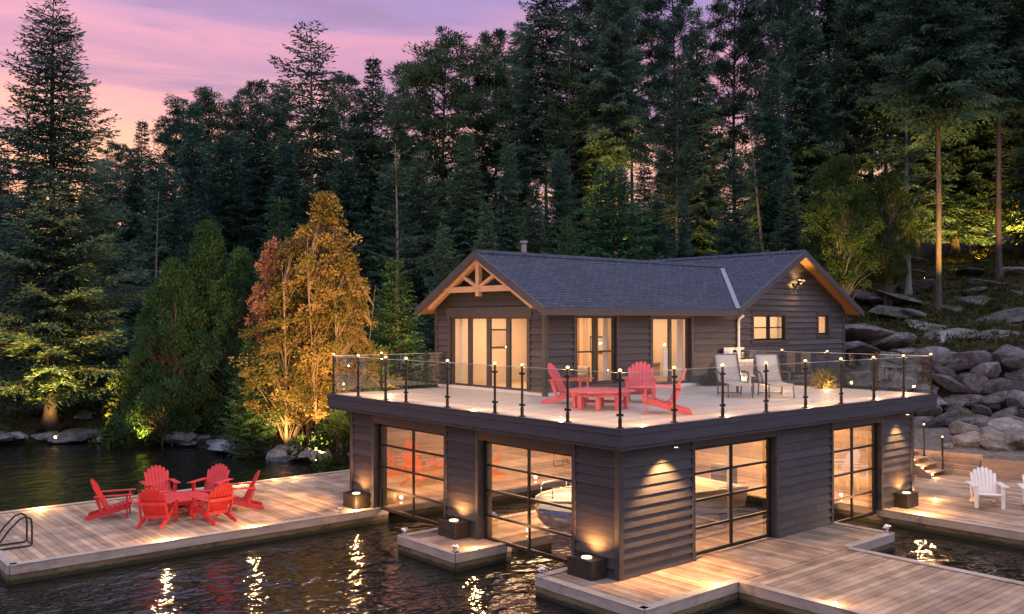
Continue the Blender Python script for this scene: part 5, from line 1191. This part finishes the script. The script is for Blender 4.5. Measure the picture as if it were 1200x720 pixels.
# sling loungers
def lounger(loc,rz,label):
    o=thing('sling_lounger',label,'lounger',loc,rz,'grey sling loungers on the terrace'); f=MB()
    for s in (-.31,.31): f.tube([(s,.75,.34),(s,-.30,.34),(s,-.72,1.05)],.020,8); f.tube([(s,.72,.34),(s,.76,.0)],.018,8); f.tube([(s,-.26,.33),(s,-.34,.0)],.018,8)
    f.tube([(-.31,.75,.34),(.31,.75,.34)],.018,8); f.tube([(-.31,-.72,1.05),(.31,-.72,1.05)],.018,8); f.tube([(-.31,-.33,.05),(.31,-.33,.05)],.014,6)
    f.build('frame',M['loungeframe'],o,smooth=True)
    rows=[[(x,.76-1.04*k/8,.355-.03*math.sin(PI*k/8)*(1-abs(x)/.5)) for x in (-.29,-.15,0,.15,.29)] for k in range(9)]; rows.append([(x,.775,.30) for x in (-.29,-.15,0,.15,.29)]); rows=[rows[-1]]+rows[:-1]
    MB().grid(rows).build('seat_sling',M['sling'],o,smooth=True,solid=.008)
    rows=[[(x,-.29-.43*k/6-.02*math.sin(PI*k/6),.36+.70*k/6) for x in (-.29,-.15,0,.15,.29)] for k in range(7)]
    MB().grid(rows).build('back_sling',M['sling'],o,smooth=True,solid=.008)
    for s in (-1,1):
        m=MB(); m.tube([(s*.36,-.44,.60),(s*.37,-.1,.62),(s*.37,.16,.60),(s*.36,.22,.52),(s*.33,.22,.34)],.022,8); m.build('armrest',M['loungeframe'],o,smooth=True)
    return o
l0=lounger((7.28,2.72,dz),R(141),'grey sling lounger on the terrace, the left one of the pair')
dup(l0,(8.02,1.98,dz),R(139),'grey sling lounger on the terrace, the right one of the pair')
a=MB()
for q in ((-.2,-.2),(.2,-.2),(.2,.2),(-.2,.2)): a.box((q[0]-.018,q[1]-.018,0),(q[0]+.018,q[1]+.018,.46))
simple('side_table','small white topped side table between the two loungers','table',(8.15,2.95,dz),.7,[('table_top',MB().box((-.25,-.25,.46),(.25,.25,.49)),'paint_white',{'bevel':.005}),('leg_frame',a,'loungeframe',{})])
# pale cabinet with two lanterns at the downspout
a=MB(); a.box((-.45,-.22,0),(.45,.14,.72)); a.box((-.47,-.24,.72),(.47,.14,.75))
b=MB(); b.box((-.47,.145,.0),(.47,.185,1.12))
c=MB(); c.box((-.42,-.236,.06),(-.02,-.221,.68)); c.box((.02,-.236,.06),(.42,-.221,.68))
simple('sideboard','white outdoor sideboard with tall back panel at the foot of the downspout','sideboard',(11.20,5.36,dz),R(-4),[('body',a,'paint_white',{'bevel':.006}),('back_panel',b,'white',{}),('door_panel',c,'metal',{})])
def lantern(loc,mat,label):
    o=thing('lantern',label,'lantern',loc,0); m=MB(); m.cyl((0,0,0),(0,0,.03),.075,.075,12); m.cyl((0,0,.23),(0,0,.30),.08,.03,12)
    for k in range(6):
        t=k*PI/3; m.cyl((.06*math.cos(t),.06*math.sin(t),.03),(.06*math.cos(t),.06*math.sin(t),.23),.007,.007,5)
    m.tube([(-.05,0,.29),(-.04,0,.36),(.04,0,.36),(.05,0,.29)],.006,6); m.build('cage',M['black'],o)
    MB().cyl((0,0,.032),(0,0,.17),.035,.035,10).build('candle',M[mat],o); return o
lantern((10.98,5.32,dz+.752),'curtain','black lantern with a white candle on the white sideboard')
lantern((11.36,5.30,dz+.752),'vinyl','black lantern with a cream candle on the white sideboard, beside the downspout')
# planting along the cottage wall
def tuft(loc,r,h,n,mat,label,seed,name='ornamental_grass',cat='plant'):
    g=np.random.RandomState(seed); o=thing(name,label,cat,loc,0); P=[];D=[];L=[]
    for k in range(n):
        a=g.uniform(0,2*PI); e=g.uniform(.35,1.5); d=np.array([math.cos(a)*math.cos(e),math.sin(a)*math.cos(e),math.sin(e)]); l=r*g.uniform(.6,1.1)
        p=np.array([0,0,0])+g.normal(0,.05,3)*np.array([1,1,0])
        for j in range(4):
            P.append(p); D.append(d); L.append(l/3.2); p=p+d*l/4; d=unit(d+np.array([0,0,-.30])+g.normal(0,.08,3))
    k=len(P); V,F=leaf_quads(np.array(P),np.array(D),unit(g.normal(0,1,(k,3))+np.array([0,0,.5])),np.array(L),np.full(k,.032)); V[:,2]*=h/r
    mesh_obj('blades',np_mesh('blades',V,F,M[mat],g.rand(k)),o)
    m=MB(); m.cyl((0,0,-.02),(0,0,.10),.10,.07,10); m.build('crown',M['bark'],o); return o
tuft((12.35,3.85,H-.25) if False else (11.40,2.55,dz),.46,.55,380,'grass','round clump of golden ornamental grass lit at the terrace edge right of the loungers',1)
tuft((9.85,5.35,dz),.40,.5,240,'fern','low leafy plant at the cottage wall right of the sliding door',2,'leafy_plant')
tuft((10.4,5.3,dz),.45,.55,260,'fern','fuller leafy plant between the sliding door and the white sideboard',3,'leafy_plant')
tuft((12.6,5.0,2.35),.7,.8,300,'fern','leafy plant beyond the terrace rail below the right gable',4,'leafy_plant')
tuft((14.4,4.6,2.2),.7,.8,300,'fern','leafy plant below the small right gable window',5,'leafy_plant')
lamp('garden_lamp','POINT',(11.15,2.30,dz+.12),1.6,size=.04)
# white towel hung on the sliding door
q=MB(); q.grid([[(8.02+.05*k-.10,YA-.10-.02*math.sin(k*1.7),4.05-.12*j) for k in range(5)] for j in range(8)]); o=q.build('towel',M['curtain'],None,smooth=True,solid=.012); tag(o,'white towel hanging at the left edge of the sliding door','towel')
# ================================================================== BOAT ON ITS LIFT
def boat():
    o=wthing('motorboat','white motorboat with a blue bow patch hanging on its lift inside the boathouse','boat',(.75,2.98,.0)); cx=2.98
    xs=[.75,.95,1.3,1.9,2.7,3.7,4.8,5.8,6.4]; N=len(xs)
    def sec(i):
        u=i/(N-1); hw=[.06,.30,.55,.80,.96,1.02,1.03,1.0,.97][i]; kz=[.72,.52,.36,.22,.14,.12,.12,.13,.14][i]; top=[1.08,1.10,1.10,1.09,1.06,1.02,.99,.97,.96][i]; ch=kz+(top-kz)*.42
        x=xs[i]; q=[(x,cx-hw,top),(x,cx-hw*.99,top-.12),(x,cx-hw*.90,ch),(x,cx-hw*.45,kz+.10),(x,cx,kz),(x,cx+hw*.45,kz+.10),(x,cx+hw*.90,ch),(x,cx+hw*.99,top-.12),(x,cx+hw,top)]; return q
    S=[sec(i) for i in range(N)]
    m=MB(); m.grid(S); m.add(S[-1],[tuple(range(9))]); m.add(S[0],[tuple(range(9))]); m.build('hull',M['hull'],o,smooth=True)
    m=MB()
    for ka,kb,sg in ((2,1,-1),(6,7,1)):
        rows=[]
        for i in range(0,5):
            q=S[i]; A=Vector(q[ka]); B=Vector(q[kb]); off=Vector((-.004,sg*.012,-.002)); f=(.62,.62,.58,.5,.40)[i]
            rows.append([tuple(A+off),tuple(A.lerp(B,f/2)+off),tuple(A.lerp(B,f)+off)])
        m.grid(rows)
    m.build('bow_patch',M['hull_blue'],o,solid=.006)
    m=MB(); rows=[[(s[0][0],s[0][1],s[0][2]+.004),(s[0][0],cx,s[0][2]+.07),(s[-1][0],s[-1][1],s[-1][2]+.004)] for s in S[:5]]; m.grid(rows); m.build('foredeck',M['hull'],o,smooth=True,solid=.02)
    m=MB(); 
    for sg in (-1,1): m.tube([(s[0][0],cx+sg*abs(s[0][1]-cx),s[0][2]) for s in S],.035,8)
    m.build('rub_rail',M['paint_white'],o,smooth=True)
    m=MB(); m.grid([[(2.75,cx-.80,1.10),(2.45,cx-.45,1.14),(2.38,cx,1.15),(2.45,cx+.45,1.14),(2.75,cx+.80,1.10)],[(3.15,cx-.74,1.48),(2.95,cx-.42,1.52),(2.90,cx,1.53),(2.95,cx+.42,1.52),(3.15,cx+.74,1.48)]]); m.build('windshield',M['dark_glass'],o,solid=.012)
    m=MB(); m.box((2.8,cx-.85,.55),(6.2,cx+.85,.60)); m.build('cockpit_floor',M['vinyl'],o)
    for y in (cx-.42,cx+.42): m=MB(); m.box((3.6,y-.25,.60),(4.05,y+.25,.95)); m.box((4.0,y-.25,.9),(4.12,y+.25,1.35)); m.build('seat',M['vinyl'],o,bevel=.04)
    m=MB(); m.box((5.5,cx-.85,.60),(6.1,cx+.85,1.0)); m.build('bench',M['vinyl'],o,bevel=.04)
    m=MB(); m.box((6.42,cx-.3,.5),(6.8,cx+.3,1.35)); m.box((6.5,cx-.08,-.2),(6.72,cx+.08,.5)); m.build('outboard',M['black'],o,bevel=.05)
    m=MB(); m.tube([(1.0,cx-.22,1.12),(1.0,cx-.22,1.36),(1.2,cx-.38,1.38),(2.1,cx-.72,1.34),(2.1,cx-.72,1.12)],.014,6); m.tube([(1.0,cx+.22,1.12),(1.0,cx+.22,1.36),(1.2,cx+.38,1.38),(2.1,cx+.72,1.34),(2.1,cx+.72,1.12)],.014,6); m.build('bow_rail',M['chrome'],o,smooth=True); o.rotation_euler[2]=R(-6); o.location=(.70,3.06,-.14)
boat()
lf=wthing('boat_lift','steel boat lift with cross beams carrying the white motorboat','boat lift',(3.8,2.5,0))
m=MB()
for x in (2.6,5.2): m.beam((x,1.3,-.12),(x,3.9,-.12),.10,.12)
m.build('cross_beam',M['metal'],lf)
for x in (2.6,5.2):
    for y in (1.30,3.90): MB().box((x-.05,y-.05,-1.8),(x+.05,y+.05,2.3)).build('post',M['metal'],lf)
for y in (2.15,3.3): MB().beam((1.4,y+.1,-.01),(5.8,y-.38,-.01),.12,.09).build('bunk',M['timber'],lf)
# ================================================================== GARDEN UPLIGHTS (lit lamps among the trees) and added lights at the boathouse side
def up(name,u,t,du,vt,p,angle=70,col=(1,.62,.16),tt=None,z=.25,size=.06):
    x,y=spot_xy(u,t); q=at(u+du,vt,tt or t+1.5)
    lamp(name,'SPOT',(x,y,max(tz(x,y),WATER)+z),p,col=col,size=size,aim=tuple(q),angle=angle,blend=.8)
up('tree_uplight',64,36.4,-4,330,900,60,(1,.46,.08),tt=40.5)
up('tree_uplight',66,38.6,-3,450,230,55,(1,.55,.14),tt=41)
up('tree_uplight',18,36.6,-6,350,420,75,(1,.46,.08))
up('tree_uplight',112,37.4,-10,350,420,75,(1,.46,.08))
up('tree_uplight',166,36.9,8,410,120,75,(1,.58,.10))
lamp('added_tree_light','SPOT',(-.1,10.4,2.35),760,col=(1,.58,.20),size=.08,aim=tuple(at(376,335,34.5)),angle=75,blend=.9)  # added light without a fixture, brightens the golden trees from the boathouse side
lamp('added_tree_light','SPOT',(1.2,10.6,2.7),420,col=(1,.58,.20),size=.08,aim=tuple(at(425,330,36)),angle=75,blend=.9)  # second added light on the shore trees, also without a fixture
up('tree_uplight',372,32.2,-10,340,300,95,(1,.58,.18))
up('tree_uplight',330,33.6,-30,400,110,100,(1,.66,.25))
up('tree_uplight',452,35,12,370,300,80,(1,.66,.18))
up('tree_uplight',718,49.5,2,165,1500,34,(1,.50,.08),tt=52)
up('tree_uplight',790,46.5,3,255,260,40,(1,.50,.08),tt=49)
up('tree_uplight',975,41.8,5,220,200,70,(1,.62,.10))
up('tree_uplight',1015,41.5,0,300,130,100,(1,.6,.16))
up('tree_uplight',1106,43.4,-6,215,520,34,(1,.58,.22),tt=45)
up('tree_uplight',1125,42.5,-25,215,700,50,(1,.50,.08),tt=46)
up('tree_uplight',1185,50,-14,240,420,40,(1,.52,.14),tt=54)
up('tree_uplight',1190,59,2,210,1600,36,(1,.45,.06),tt=62)
up('tree_uplight',1148,60,0,235,900,60,(1,.5,.08),tt=66)
up('tree_uplight',1120,57,-6,225,700,60,(1,.5,.08),tt=64)
up('tree_uplight',1085,55,-6,215,900,60,(1,.5,.08),tt=61)
up('tree_uplight',1040,52,4,190,900,55,(1,.5,.08),tt=58)
up('tree_uplight',960,50,0,200,600,60,(1,.52,.08),tt=55)
up('tree_uplight',735,48,4,250,420,60,(1,.52,.08),tt=52)
up('tree_uplight',845,48.5,6,200,500,55,(1,.52,.08),tt=54)
up('tree_uplight',905,50,0,180,500,55,(1,.5,.08),tt=56)
up('tree_uplight',655,46,0,240,420,60,(1,.58,.10),tt=50)
# ================================================================== CAMERA, RENDER
cam=bpy.data.cameras.new('camera'); co=bpy.data.objects.new('camera',cam); COL.objects.link(co)
co.location=tuple(CAM); co.rotation_euler=(PI/2+PITCH,0,YAW-PI/2); cam.sensor_width=36; cam.lens=36*FPX/1200; cam.clip_start=.1; cam.clip_end=3000
SC.camera=co
SC.view_settings.view_transform='Standard'; SC.view_settings.look='None'; SC.view_settings.exposure=0.42; SC.view_settings.gamma=1
SC.render.engine='CYCLES'; cy=SC.cycles
cy.use_denoising=True; cy.denoiser='OPENIMAGEDENOISE'; cy.denoising_input_passes='RGB_ALBEDO_NORMAL'
cy.max_bounces=7; cy.diffuse_bounces=3; cy.glossy_bounces=4; cy.transmission_bounces=4; cy.transparent_max_bounces=16
cy.sample_clamp_indirect=4; cy.sample_clamp_direct=0; cy.caustics_reflective=False; cy.caustics_refractive=False; cy.use_light_tree=True
cy.use_adaptive_sampling=True; cy.adaptive_threshold=.012
